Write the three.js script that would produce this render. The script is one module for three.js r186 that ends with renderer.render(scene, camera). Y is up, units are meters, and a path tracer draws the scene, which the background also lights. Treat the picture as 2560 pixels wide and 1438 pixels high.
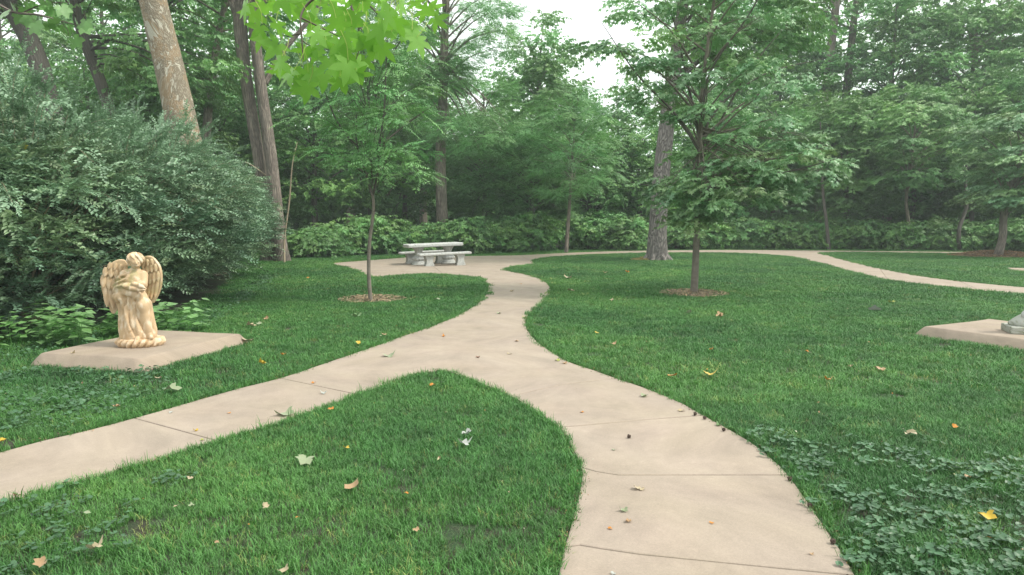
import * as THREE from 'three';
import { mergeGeometries, mergeVertices, toCreasedNormals } from 'three/addons/utils/BufferGeometryUtils.js';
import { RoundedBoxGeometry } from 'three/addons/geometries/RoundedBoxGeometry.js';
import { MarchingCubes } from 'three/addons/objects/MarchingCubes.js';
import { ImprovedNoise } from 'three/addons/math/ImprovedNoise.js';

// ---------------------------------------------------------------- camera, sky, sun, exposure
const V = (x, y, z) => new THREE.Vector3(x, y, z);
const scene = new THREE.Scene();
const EYE = 1.6, LENS = 1750, DOWN = Math.atan(166 / 1750);        // eye height (m), lens in photograph pixels, downward tilt
const camera = new THREE.PerspectiveCamera(2 * Math.atan(719 / LENS) * 180 / Math.PI, 2560 / 1438, 0.05, 400);
camera.position.set(0, EYE, 0);
camera.rotation.set(-DOWN, 0, 0);
scene.add(camera);

const renderer = new THREE.WebGLRenderer({ antialias: true });
renderer.toneMapping = THREE.LinearToneMapping;
renderer.toneMappingExposure = 2.0;
renderer.shadowMap.enabled = true;

{ // bright, thinly overcast sky: even white cloud with very soft structure, the same all round
  const W = 256, H = 128, data = new Float32Array(W * H * 4), n = new ImprovedNoise();
  for (let j = 0; j < H; j++) for (let i = 0; i < W; i++) {
    const up = ((j + 0.5) / H - 0.5) * Math.PI, a = (i / W) * 2 * Math.PI;
    const x = Math.cos(a) * Math.cos(up), y = Math.sin(up), z = Math.sin(a) * Math.cos(up);
    const c = 0.88 + 0.06 * n.noise(x * 2.2, y * 2.2, z * 2.2) + 0.03 * n.noise(x * 6, y * 6, z * 6);
    const o = (j * W + i) * 4;
    data[o] = 0.95 * c; data[o + 1] = 0.985 * c; data[o + 2] = 1.0 * c; data[o + 3] = 1;
  }
  const sky = new THREE.DataTexture(data, W, H, THREE.RGBAFormat, THREE.FloatType);
  sky.mapping = THREE.EquirectangularReflectionMapping; sky.magFilter = THREE.LinearFilter; sky.needsUpdate = true;
  scene.background = sky; scene.environment = sky;
}
const sun = new THREE.DirectionalLight(new THREE.Color(1.0, 0.95, 0.86), 2.1);
sun.position.set(34, 42, -8); sun.target.position.set(0, 0, -14);
sun.castShadow = true; sun.shadow.radius = 20; sun.shadow.mapSize.set(4096, 4096);
Object.assign(sun.shadow.camera, { left: -45, right: 45, top: 45, bottom: -45, near: 1, far: 160 });
sun.name = 'sun'; scene.add(sun, sun.target);
scene.fog = new THREE.FogExp2(new THREE.Color(0.86, 0.97, 0.95), 0.0013);

// ---------------------------------------------------------------- helpers
function rng(seed) { let s = seed | 0; return () => { s = (s + 0x6d2b79f5) | 0; let t = Math.imul(s ^ (s >>> 15), 1 | s); t = (t + Math.imul(t ^ (t >>> 7), 61 | t)) ^ t; return ((t ^ (t >>> 14)) >>> 0) / 4294967296; }; }
const noise = new ImprovedNoise(), N3 = (x, y, z) => noise.noise(x, y, z);
const fbm = (x, y, z = 0) => N3(x, y, z) + 0.5 * N3(2.1 * x + 7, 2.1 * y, 2.1 * z) + 0.25 * N3(4.3 * x, 4.3 * y + 3, 4.3 * z);
const clamp = (x, a, b) => Math.min(b, Math.max(a, x)), lerp = (a, b, t) => a + (b - a) * t, smooth = (a, b, x) => { const t = clamp((x - a) / (b - a), 0, 1); return t * t * (3 - 2 * t); };
const lin = (r, g, b) => new THREE.Color().setRGB(r, g, b);
// site survey: a spot sighted in the photograph and its height above the ground -> metres [x, depth]
function spot(px, py, h = 0) {
  const x = (px - 1280) / LENS, y = -(py - 719) / LENS, c = Math.cos(DOWN), s = -Math.sin(DOWN), up = y * c + s, fwd = -(y * s - c), t = (h - EYE) / up;
  return [x * t, fwd * t];
}
const used = new Map();
function numbered(name) { const k = used.get(name) ?? 0; used.set(name, k + 1); return k ? `${name}_${String(k).padStart(3, '0')}` : name; }
function tag(o, label, category, group, kind) { Object.assign(o.userData, { label, category }); if (group) o.userData.group = group; if (kind) o.userData.kind = kind; return o; }
function shade(o) { o.castShadow = o.receiveShadow = true; return o; }
function mesh(name, geo, mat, parent) { const m = shade(new THREE.Mesh(geo, mat)); m.name = parent ? name : numbered(name); (parent ?? scene).add(m); return m; }
function thing(name, label, category, x, d, group, y = 0) { const g = new THREE.Group(); g.name = numbered(name); g.position.set(x, y, -d); scene.add(g); return tag(g, label, category, group); }
const M4 = new THREE.Matrix4(), Q = new THREE.Quaternion(), EU = new THREE.Euler();

function tex(w, h, fn, repeat = [1, 1], srgb = false) {      // fn(u, v) -> [r, g, b] 0..1 (linear unless srgb)
  const data = new Uint8Array(w * h * 4);
  for (let j = 0; j < h; j++) for (let i = 0; i < w; i++) { const c = fn(i / w, j / h), o = (j * w + i) * 4; for (let k = 0; k < 3; k++) data[o + k] = clamp((c[k] ?? c[0]) * 255, 0, 255); data[o + 3] = 255; }
  const t = new THREE.DataTexture(data, w, h); t.wrapS = t.wrapT = THREE.RepeatWrapping; t.magFilter = THREE.LinearFilter; t.minFilter = THREE.LinearMipmapLinearFilter; t.generateMipmaps = true;
  if (srgb) t.colorSpace = THREE.SRGBColorSpace; t.repeat.set(...repeat); t.needsUpdate = true; return t;
}
// noise that tiles over the unit square, f waves a side
function tile(u, v, f, seed = 0, g = f) {
  const a = u * 2 * Math.PI, b = v * 2 * Math.PI, r = f / (2 * Math.PI), q = g / (2 * Math.PI);
  return N3(Math.cos(a) * r + seed, Math.sin(a) * r + Math.cos(b) * q * 0.73, Math.sin(b) * q + seed * 1.7 + Math.cos(b) * q * 0.4);
}
const R0 = rng(5);
const grainNoise = Float32Array.from({ length: 512 * 512 }, () => R0());
const grain = (u, v) => grainNoise[(Math.floor(v * 512) % 512) * 512 + (Math.floor(u * 512) % 512)];

const std = (color, roughness, more = {}) => new THREE.MeshStandardMaterial({ color, roughness, ...more });
const leafMat = (color, roughness = 0.62, transmission = 0.45) => new THREE.MeshPhysicalMaterial({ color, roughness, transmission, thickness: 0, side: THREE.DoubleSide, specularIntensity: 0.7 });

// ---------------------------------------------------------------- materials
const concreteMap = tex(1024, 1024, (u, v) => {
  const blotch = 0.11 * tile(u, v, 5, 3) + 0.08 * tile(u, v, 14, 8) + 0.06 * tile(u, v, 40, 2), fine = (grain(u, v) - 0.5) * 0.1 + (grain(v * 0.5, u * 0.5) - 0.5) * 0.05;
  const fleck = Math.max(0, tile(u, v, 60, 11) - 0.42) * 0.2, dirt = Math.max(0, tile(u, v, 9, 21) - 0.25) * 0.22, k = 0.8 + blotch + fine + fleck - dirt;
  return [k, k * (0.985 + 0.02 * tile(u, v, 7, 31)), k * (0.96 + 0.04 * tile(u, v, 6, 41))];
}, [0.34, 0.34]);
const concreteBump = tex(512, 512, (u, v) => [0.5 + 0.25 * (grain(u, v) - 0.5) + 0.12 * tile(u, v, 30, 5) + 0.15 * tile(u, v, 80, 9)], [1.1, 1.1]);
const M = {};
M.concrete = std(lin(0.375, 0.314, 0.25), 0.93, { map: concreteMap, bumpMap: concreteBump, bumpScale: 0.002 });
M.pad = std(lin(0.37, 0.305, 0.235), 0.93, { map: concreteMap, bumpMap: concreteBump, bumpScale: 0.003 });
M.castStone = std(lin(0.54, 0.555, 0.53), 0.9, { map: tex(512, 512, (u, v) => { const k = 0.8 + 0.12 * tile(u, v, 8, 3) + 0.1 * tile(u, v, 30, 5) + 0.12 * (grain(u, v) - 0.5) - Math.max(0, tile(u, v, 12, 9) - 0.2) * 0.5; return [k, k * 1.0, k * 0.98]; }, [1.6, 1.6]), bumpMap: concreteBump, bumpScale: 0.004 });
M.mossStone = std(lin(0.42, 0.43, 0.38), 0.9, { map: tex(512, 512, (u, v) => { const m = smooth(0.0, 0.45, tile(u, v, 6, 13) + 0.4 * tile(u, v, 24, 4)), k = 0.85 + 0.1 * tile(u, v, 20, 5) + 0.1 * (grain(u, v) - 0.5); return [lerp(k, 0.38, m), lerp(k, 0.4, m), lerp(k * 0.97, 0.26, m)]; }, [1.4, 1.4]), bumpMap: concreteBump, bumpScale: 0.004 });
M.soil = std(lin(1, 1, 1), 1, { map: tex(1024, 1024, (u, v) => {
  const a = tile(u, v, 9, 1) + 0.6 * tile(u, v, 37, 2), g = smooth(-0.5, 0.5, a), f = 0.6 + 0.8 * grain(u, v), q = grain(v, u);
  return [lerp(0.040, 0.030, g) * f + (q > 0.9 ? 0.05 : 0), lerp(0.034, 0.062, g) * f + (q > 0.9 ? 0.045 : 0), lerp(0.022, 0.022, g) * f + (q > 0.9 ? 0.025 : 0)];
}, [0.5, 0.5]), bumpMap: tex(512, 512, (u, v) => [0.5 + 0.5 * (grain(u, v) - 0.5) + 0.3 * tile(u, v, 40, 7)], [2, 2]), bumpScale: 0.01 });
function bark(name, base, fn, bfn, repeat, bump) { M[name] = std(base, 0.95, { map: tex(512, 1024, fn, repeat), bumpMap: tex(512, 1024, bfn, repeat), bumpScale: bump }); }
const furrow = (u, v, f, g, s) => { const w = u + 0.035 * tile(u, v, 5, s); return Math.abs(tile(w, v, f, s, g) + 0.35 * tile(w, v, f * 2.1, s + 4, g * 2)); };
bark('furrowedBark', lin(0.33, 0.30, 0.265), (u, v) => { const k = 0.42 + 0.9 * Math.min(0.6, furrow(u, v, 26, 9, 3)) + 0.12 * (grain(u, v) - 0.5) + 0.1 * tile(u, v, 4, 8); return [k, k, k * 1.02]; }, (u, v) => [Math.min(1, 0.1 + 2.2 * furrow(u, v, 26, 9, 3))], [0.55, 0.4], 0.05);
bark('greyBark', lin(0.31, 0.27, 0.22), (u, v) => { const k = 0.45 + 0.9 * Math.min(0.6, furrow(u, v, 40, 7, 5)) + 0.15 * (grain(u, v) - 0.5) + 0.16 * tile(u, v, 5, 2) + 0.1 * tile(u, v, 3, 6, 22); return [k, k * (0.98 + 0.05 * tile(u, v, 5, 12)), k * 0.98]; }, (u, v) => [0.2 + 1.8 * furrow(u, v, 40, 7, 5)], [0.8, 0.4], 0.035);
bark('flakyBark', lin(0.42, 0.38, 0.31), (u, v) => {
  const p = tile(u, v, 16, 3, 15) + 0.6 * tile(u, v, 44, 6, 40), pale = smooth(0.36, 0.42, p), tan = smooth(-0.25, 0.3, tile(u, v, 7, 16, 6) + 0.5 * tile(u, v, 30, 26, 30)), fl = smooth(0.05, 0.3, tile(u, v, 90, 5, 80) + 0.4 * tile(u, v, 30, 15, 30)), g = 0.18 * (grain(u, v) - 0.5);
  let c = [lerp(0.42, 0.58, tan), lerp(0.39, 0.47, tan), lerp(0.33, 0.34, tan)]; c = c.map((x, k) => lerp(x, [0.8, 0.8, 0.74][k], fl * 0.6)); c = c.map((x, k) => lerp(x, [0.95, 1.0, 0.95][k], pale)); return c.map((x) => x + g);
}, (u, v) => [0.6 - 0.35 * smooth(0.36, 0.42, tile(u, v, 16, 3, 15) + 0.6 * tile(u, v, 44, 6, 40)) + 0.5 * tile(u, v, 90, 5, 80)], [0.42, 0.3], 0.02);
bark('youngBark', lin(0.22, 0.195, 0.155), (u, v) => { const k = 0.75 + 0.16 * tile(u, v, 6, 4, 20) + 0.14 * (grain(u, v) - 0.5) + 0.14 * tile(u, v, 20, 9, 6); return [k, k, k]; }, (u, v) => [0.5 + 0.4 * tile(u, v, 10, 4, 40)], [1.5, 1], 0.006);
bark('darkBark', lin(0.15, 0.135, 0.115), (u, v) => { const k = 0.6 + 0.5 * Math.min(0.6, furrow(u, v, 30, 7, 7)) + 0.15 * (grain(u, v) - 0.5); return [k, k, k]; }, (u, v) => [0.3 + 1.2 * furrow(u, v, 30, 7, 7)], [0.8, 0.4], 0.025);
M.twig = std(lin(0.09, 0.075, 0.055), 0.9);
M.paleTwig = std(lin(0.30, 0.25, 0.17), 0.9);
M.leafBroad = leafMat(lin(0.205, 0.405, 0.13), 0.5, 0.53);
M.leafMaple = leafMat(lin(0.28, 0.46, 0.22), 0.38, 0.5);
M.leafShrub = leafMat(lin(0.215, 0.34, 0.205), 0.38, 0.35);
M.leafPinnate = leafMat(lin(0.20, 0.43, 0.14), 0.55, 0.5);
M.leafGum = leafMat(lin(0.22, 0.48, 0.055), 0.75, 0.62);
M.leafCover = leafMat(lin(0.065, 0.155, 0.065), 0.45, 0.3);
M.grass = leafMat(lin(0.086, 0.255, 0.047), 0.5, 0.38);
// ---------------------------------------------------------------- ground and path
{
  const g = new THREE.PlaneGeometry(320, 320, 1, 1).rotateX(-Math.PI / 2), uv = g.attributes.uv;
  for (let i = 0; i < uv.count; i++) uv.setXY(i, uv.getX(i) * 320, uv.getY(i) * 320);
  tag(mesh('ground', g, M.soil), 'dark soil and thatch showing between the grass blades', 'ground', null, 'structure');
}
const STEP = 5;
function chain(pts) {      // edge of the concrete, surveyed points joined by a smooth curve
  const c = new THREE.CatmullRomCurve3(pts.map(([x, y]) => { const [a, d] = spot(x, y, 0.014); return V(a, d, 0); }), false, 'centripetal'), n = pts.length - 1, all = [];
  for (let i = 0; i <= n * STEP; i++) { const p = c.getPoint(i / (n * STEP)); all.push([p.x, p.y]); }
  return (i, j) => { const o = []; if (i <= j) for (let k = i * STEP; k <= j * STEP; k++) o.push(all[k]); else for (let k = i * STEP; k >= j * STEP; k--) o.push(all[k]); return o; };
}
const R = chain([[2350, 1900], [2140, 1438], [2100, 1370], [2045, 1290], [1972, 1187], [1930, 1145], [1870, 1100], [1760, 1038], [1700, 1005], [1600, 965], [1540, 945], [1490, 927], [1420, 903], [1365, 870], [1335, 846], [1315, 815], [1320, 788], [1345, 766], [1368, 745], [1377, 725], [1360, 702], [1330, 690], [1285, 680], [1262, 674], [1290, 666], [1338, 660], [1331, 654], [1348, 647], [1400, 641], [1500, 636], [1600, 633], [1720, 632], [1850, 633], [1960, 640], [2040, 656], [2130, 680], [2220, 700], [2330, 714], [2450, 726], [2600, 740], [2900, 765]]);
const L = chain([[-600, 1285], [0, 1130], [100, 1103], [200, 1080], [335, 1045], [500, 998], [600, 970], [700, 945], [800, 912], [900, 878], [985, 848], [1080, 815], [1140, 790], [1185, 765], [1212, 740], [1220, 715], [1203, 699], [1170, 691], [1110, 686], [1050, 685], [980, 690], [930, 691], [900, 681], [865, 668], [830, 658], [880, 654], [960, 648], [1050, 642], [1180, 640], [1300, 638], [1400, 633], [1500, 629], [1600, 627], [1720, 625.5], [1850, 625], [2050, 626], [2300, 629], [2560, 631], [2900, 633]]);
const B = chain([[-600, 1420], [0, 1258], [100, 1230], [200, 1203], [300, 1175], [400, 1145], [545, 1102], [700, 1055], [800, 1020], [895, 986], [980, 955], [1040, 935], [1095, 927], [1150, 938], [1200, 958], [1275, 990], [1330, 1022], [1395, 1068], [1430, 1120], [1452, 1168], [1450, 1215], [1440, 1260], [1425, 1315], [1410, 1367], [1395, 1438], [1330, 1900]]);
const F = chain([[2900, 637], [2560, 634.5], [2300, 632.5], [2120, 630.5], [2055, 632], [2080, 641], [2130, 655], [2200, 671], [2300, 690], [2400, 703], [2560, 718], [2900, 745]]);
const joint = (...p) => p.map(([x, y]) => spot(x, y, 0.014)), back = (a) => [...a].reverse();
const J0 = joint([1950, 1420], [1750, 1400], [1600, 1385], [1510, 1372], [1450, 1362]), J1 = joint([1750, 1187], [1545, 1187], [1490, 1178]), J2 = joint([1600, 1050], [1450, 1064]), J3 = joint([1400, 962]);
const panels = [
  [R(0, 1), J0, B(23, 25)], [R(1, 4), J1, B(19, 23), back(J0)], [R(4, 7), J2, B(17, 19), back(J1)], [R(7, 10), J3, B(15, 17), back(J2)],
  [R(10, 14), L(10, 7), B(9, 15), back(J3)], [L(7, 4), B(6, 9)], [L(4, 0), B(0, 6)], [R(14, 17), L(13, 10)], [R(17, 20), L(16, 13)], [R(20, 23), L(18, 16)],
  [L(18, 27)], [L(18, 18), R(23, 25), L(29, 27)], [R(25, 29), L(31, 29)], [R(29, 31), L(33, 31)], [R(31, 34), F(6, 3), L(35, 33)], [R(34, 36), F(7, 6)], [R(36, 38), F(9, 7)], [R(38, 40), F(11, 9)],
  [L(35, 36), F(2, 3)], [L(36, 37), F(1, 2)], [L(37, 38), F(0, 1)],
].map((parts) => { const o = []; for (const p of parts.flat()) if (!o.length || Math.hypot(p[0] - o.at(-1)[0], p[1] - o.at(-1)[1]) > 0.02) o.push(p); return o; });
const PATH_TOP = 0.014;
{
  const path = new THREE.Group(); path.name = 'path'; scene.add(path);
  tag(path, 'winding sand coloured concrete garden path poured in jointed slabs', 'path', null, 'structure');
  for (const p of panels) {
    const g = new THREE.ExtrudeGeometry(new THREE.Shape(p.map(([x, y]) => new THREE.Vector2(x, y))), { depth: 0.1, bevelEnabled: true, bevelSize: 0.010, bevelThickness: 0.009, bevelOffset: -0.0135, bevelSegments: 2, steps: 1 });
    g.rotateX(-Math.PI / 2).translate(0, PATH_TOP - 0.109, 0);
    mesh('slab', g, M.concrete, path);
  }
}
const boxes = panels.map((p) => [Math.min(...p.map((q) => q[0])), Math.max(...p.map((q) => q[0])), Math.min(...p.map((q) => q[1])), Math.max(...p.map((q) => q[1]))]);
function inside(poly, x, y) { let c = false; for (let i = 0, j = poly.length - 1; i < poly.length; j = i++) { const [a, b] = poly[i], [e, f] = poly[j]; if ((b > y) !== (f > y) && x < ((e - a) * (y - b)) / (f - b) + a) c = !c; } return c; }
const onPath = (x, d) => panels.some((p, k) => x > boxes[k][0] && x < boxes[k][1] && d > boxes[k][2] && d < boxes[k][3] && inside(p, x, d));

// concrete pads that carry the statues: sloped sides, worn round edges
function pad(label, A, Bc, C, h, inset, group) {      // three corners [x, depth] of its foot
  const D = [A[0] + C[0] - Bc[0], A[1] + C[1] - Bc[1]], foot = [A, Bc, C, D], cx = (A[0] + C[0]) / 2, cd = (A[1] + C[1]) / 2;
  const n = 14, ring = (k, y, wob) => { const o = []; for (let e = 0; e < 4; e++) for (let i = 0; i < n; i++) {
    const p = foot[e], q = foot[(e + 1) % 4], t = i / n; let x = lerp(p[0], q[0], t), d = lerp(p[1], q[1], t);
    const L2 = Math.hypot(x - cx, d - cd), s = (L2 - k * (1 + 0.35 * Math.abs(t - 0.5))) / L2; x = cx + (x - cx) * s; d = cd + (d - cd) * s;
    o.push(V(x + wob * N3(x * 3, d * 3, y * 9), y + wob * 0.5 * N3(x * 2, d * 2, 4), -d)); } return o; };
  const prof = [[0.01, -0.06], [0.0, 0.004], [0.012, 0.02], [inset * 0.55, h * 0.62], [inset * 0.9, h * 0.93], [inset * 1.06, h * 0.985], [inset * 1.3, h]];
  const rows = prof.map(([k, y]) => ring(k, y, 0.012)), pos = [], uv = [], idx = [], m = 4 * n;
  rows.forEach((r) => r.forEach((p) => { pos.push(p.x, p.y, p.z); uv.push(p.x + p.y, -p.z + p.y); }));
  for (let r = 0; r < rows.length - 1; r++) for (let i = 0; i < m; i++) { const a = r * m + i, b = r * m + (i + 1) % m, c = a + m, d = b + m; idx.push(a, c, b, b, c, d); }
  const base = pos.length / 3; pos.push(cx, h, -cd); uv.push(cx, cd); for (let i = 0; i < m; i++) idx.push((rows.length - 1) * m + i, base, (rows.length - 1) * m + (i + 1) % m);
  const g = new THREE.BufferGeometry(); g.setAttribute('position', new THREE.Float32BufferAttribute(pos, 3)); g.setAttribute('uv', new THREE.Float32BufferAttribute(uv, 2)); g.setIndex(idx);
  const a = V(rows[0][0].x, 0, rows[0][0].z), b = V(rows[0][1].x, 0, rows[0][1].z); if ((a.x - cx) * -(b.z + cd) + (b.x - cx) * (a.z + cd) > 0) for (let i = 0; i < idx.length; i += 3) [idx[i + 1], idx[i + 2]] = [idx[i + 2], idx[i + 1]];
  g.setIndex(idx); g.computeVertexNormals();
  tag(mesh('statue_pad', g, M.pad), label, 'concrete pad', group);
  return foot;
}
const padA = pad('sloping sided sand coloured concrete pad under the winged statue', [-5.36, 7.65], [-3.91, 7.26], [-3.46, 9.1], 0.14, 0.11, 'concrete statue pads');
const padB = pad('sloping sided concrete pad under the mossy grey statue base', [5.64, 9.72], [6.52, 8.05], [8.1, 8.9], 0.14, 0.12, 'concrete statue pads');
{
  const [x, d] = spot(2535, 679); pad('thin concrete pad in the far lawn near the mulched tree', [x, d], [x + 0.9, d - 0.4], [x + 1.5, d + 0.8], 0.05, 0.05, 'concrete statue pads');
}
// ---------------------------------------------------------------- plant building blocks
function tube(pts, radii, sides = 8, seg = 6, twist = 0) {      // tapered limb along a smooth curve, uv in metres
  const c = new THREE.CatmullRomCurve3(pts, false, 'centripetal'), n = Math.max(2, (pts.length - 1) * seg), fr = c.computeFrenetFrames(n, false), pos = [], nor = [], uv = [], idx = [];
  let len = 0, last = null;
  for (let i = 0; i <= n; i++) {
    const t = i / n, p = c.getPoint(t), f = t * (radii.length - 1), k = Math.min(radii.length - 2, Math.floor(f)), r = lerp(radii[k], radii[k + 1], f - k);
    const a = fr.normals[i], b = fr.binormals[i];
    if (last) len += p.distanceTo(last); last = p.clone();
    for (let s = 0; s <= sides; s++) {
      const w = (s / sides) * 2 * Math.PI, wob = 1 + (sides > 9 ? 0.06 * N3(p.x * 2 + Math.cos(w), p.y * 1.3, p.z * 2 + Math.sin(w)) : 0), d = a.clone().multiplyScalar(Math.cos(w)).addScaledVector(b, Math.sin(w));
      pos.push(p.x + d.x * r * wob, p.y + d.y * r * wob, p.z + d.z * r * wob); nor.push(d.x, d.y, d.z); uv.push((s / sides) * 2 * Math.PI * Math.max(r, 0.02), len);
    }
  }
  for (let i = 0; i < n; i++) for (let s = 0; s < sides; s++) { const p = i * (sides + 1) + s, q = p + sides + 1; idx.push(p, p + 1, q, p + 1, q + 1, q); }
  const g = new THREE.BufferGeometry(); g.setAttribute('position', new THREE.Float32BufferAttribute(pos, 3)); g.setAttribute('normal', new THREE.Float32BufferAttribute(nor, 3)); g.setAttribute('uv', new THREE.Float32BufferAttribute(uv, 2)); g.setIndex(idx);
  return g;
}
function tris(list) { const g = new THREE.BufferGeometry(), a = new Float32Array(list.length * 3); list.forEach((v, i) => v.toArray(a, i * 3)); g.setAttribute('position', new THREE.BufferAttribute(a, 3)); g.computeVertexNormals(); return g; }
// one oval leaf: base, direction, up side, length, width, folded along the midrib
function oval(out, b, dir, up, len, wid, fold = 0.18, at = 0.42) {
  const side = dir.clone().cross(up).normalize().multiplyScalar(wid / 2), m = b.clone().addScaledVector(dir, len * at).addScaledVector(up, -wid * fold), l = b.clone().addScaledVector(dir, len * at).sub(side), r = b.clone().addScaledVector(dir, len * at).add(side), t = b.clone().addScaledVector(dir, len).addScaledVector(up, -len * 0.14);
  out.push(b, l, m, b, m, r, l, t, m, m, t, r);
}
const LOBES = [[0, 1, 0.30], [0.95, 0.86, 0.27], [-0.95, 0.86, 0.27], [1.85, 0.52, 0.2], [-1.85, 0.52, 0.2]];
function lobed(out, b, dir, up, len) {      // five-lobed maple-like leaf as a fan of pointed lobes
  const side = dir.clone().cross(up).normalize(), c = b.clone().addScaledVector(dir, len * 0.28);
  for (const [a, l, w] of LOBES) {
    const d = dir.clone().multiplyScalar(Math.cos(a)).addScaledVector(side, Math.sin(a)), s = side.clone().multiplyScalar(Math.cos(a)).addScaledVector(dir, -Math.sin(a)), R = len * 0.72 * l;
    const tip = c.clone().addScaledVector(d, R).addScaledVector(up, -R * 0.22), p = c.clone().addScaledVector(d, R * 0.42).addScaledVector(s, len * w * 0.62).addScaledVector(up, len * 0.02), q = c.clone().addScaledVector(d, R * 0.42).addScaledVector(s, -len * w * 0.62).addScaledVector(up, len * 0.02);
    out.push(c, p, tip, c, tip, q);
  }
}
const UP = V(0, 1, 0);
function spray(kind, seed) {      // a leafy twig of about unit length along +x, upper side +y
  const r = rng(seed), out = [], stem = (x) => V(x, -0.12 * x * x + 0.02 * Math.sin(9 * x + seed), 0.05 * Math.sin(5 * x + seed));
  const jig = (v, k) => v.add(V(r() - 0.5, r() - 0.5, r() - 0.5).multiplyScalar(k)).normalize();
  const twig = (w) => { for (let i = 0; i < 3; i++) { const a = stem(i / 3), b = stem((i + 1) / 3), s = V(0, 0, w * (1 - i / 4)), u = V(0, w * (1 - i / 4), 0); out.push(a.clone().add(s), b.clone().add(s), a.clone().sub(s), a.clone().add(u), b.clone().add(u), a.clone().sub(u)); } };
  if (kind === 'broad') for (let i = 0; i < 13; i++) { const x = 0.08 + 0.92 * (i / 12), sgn = i % 2 ? 1 : -1; oval(out, stem(x), jig(V(0.55, -0.45, sgn * (1.05 - 0.6 * x)), 0.8), jig(V(0, 1, 0), 1.5), 0.27 * (0.75 + 0.5 * r()), 0.17 * (0.8 + 0.4 * r())); }
  if (kind === 'lobed') for (let i = 0; i < 10; i++) { const x = 0.1 + 0.9 * (i / 9), sgn = i % 2 ? 1 : -1; lobed(out, stem(x).add(V(0, -0.01 * i, sgn * 0.12 * r())), jig(V(0.6, -0.4, sgn * (1.0 - 0.5 * x)), 0.6), jig(V(0, 1, 0), 1.1), 0.30 * (0.75 + 0.5 * r())); }
  if (kind === 'small') { twig(0.008); for (let i = 0; i < 18; i++) { const x = 0.06 + 0.94 * (Math.floor(i / 2) / 8), sgn = i % 2 ? 1 : -1; oval(out, stem(x), jig(V(0.75, 0.12, sgn * 0.8), 0.6), jig(V(0, 1, 0), 1.3), 0.17 * (0.7 + 0.5 * r()), 0.085 * (0.8 + 0.4 * r()), 0.22, 0.45); } }
  if (kind === 'pinnate') for (let k = 0; k < 4; k++) {
    const b = stem(0.15 + 0.22 * k), d = jig(V(0.8, 0.05, (k % 2 ? 1 : -1) * (0.9 - 0.25 * k)), 0.25), s = d.clone().cross(UP).normalize();
    for (let i = 0; i < 13; i++) { const t = (Math.floor(i / 2) + 1) / 7, sg = i % 2 ? 1 : -1, p = b.clone().addScaledVector(d, 0.62 * t).addScaledVector(UP, -0.16 * t * t); const dir = i === 12 ? d : d.clone().multiplyScalar(0.45).addScaledVector(s, sg); oval(out, p, jig(dir.add(V(0, -0.25, 0)), 0.3), jig(V(0, 1, 0), 0.9), 0.17 * (0.85 + 0.3 * r()), 0.06, 0.1, 0.4); }
  }
  if (kind === 'herb') for (let i = 0; i < 9; i++) { const a = i * 2.4, h = 0.25 + 0.75 * (i / 8); oval(out, V(0.03 * Math.cos(a), h, 0.03 * Math.sin(a)), jig(V(Math.cos(a), 0.12, Math.sin(a)), 0.25), jig(V(0, 1, 0), 0.35), (0.42 - 0.16 * h) * (0.8 + 0.4 * r()), 0.27 * (0.8 + 0.3 * r()), 0.12, 0.4); }
  if (kind === 'herb') { out.push(V(-0.012, 0, 0), V(0.012, 0, 0), V(0, 1, 0), V(0, 0, -0.012), V(0, 0, 0.012), V(0, 1, 0)); }
  return tris(out);
}
const SPRAYS = {};
for (const k of ['broad', 'lobed', 'small', 'pinnate', 'herb']) SPRAYS[k] = spray(k, 11 + k.length);

function instanced(name, geo, mat, list, parent) {      // list: {m: Matrix4, c: Color}
  const im = shade(new THREE.InstancedMesh(geo, mat, list.length)); im.name = parent ? name : numbered(name);
  list.forEach((e, i) => { im.setMatrixAt(i, e.m); im.setColorAt(i, e.c); });
  (parent ?? scene).add(im); return im;
}
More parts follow.
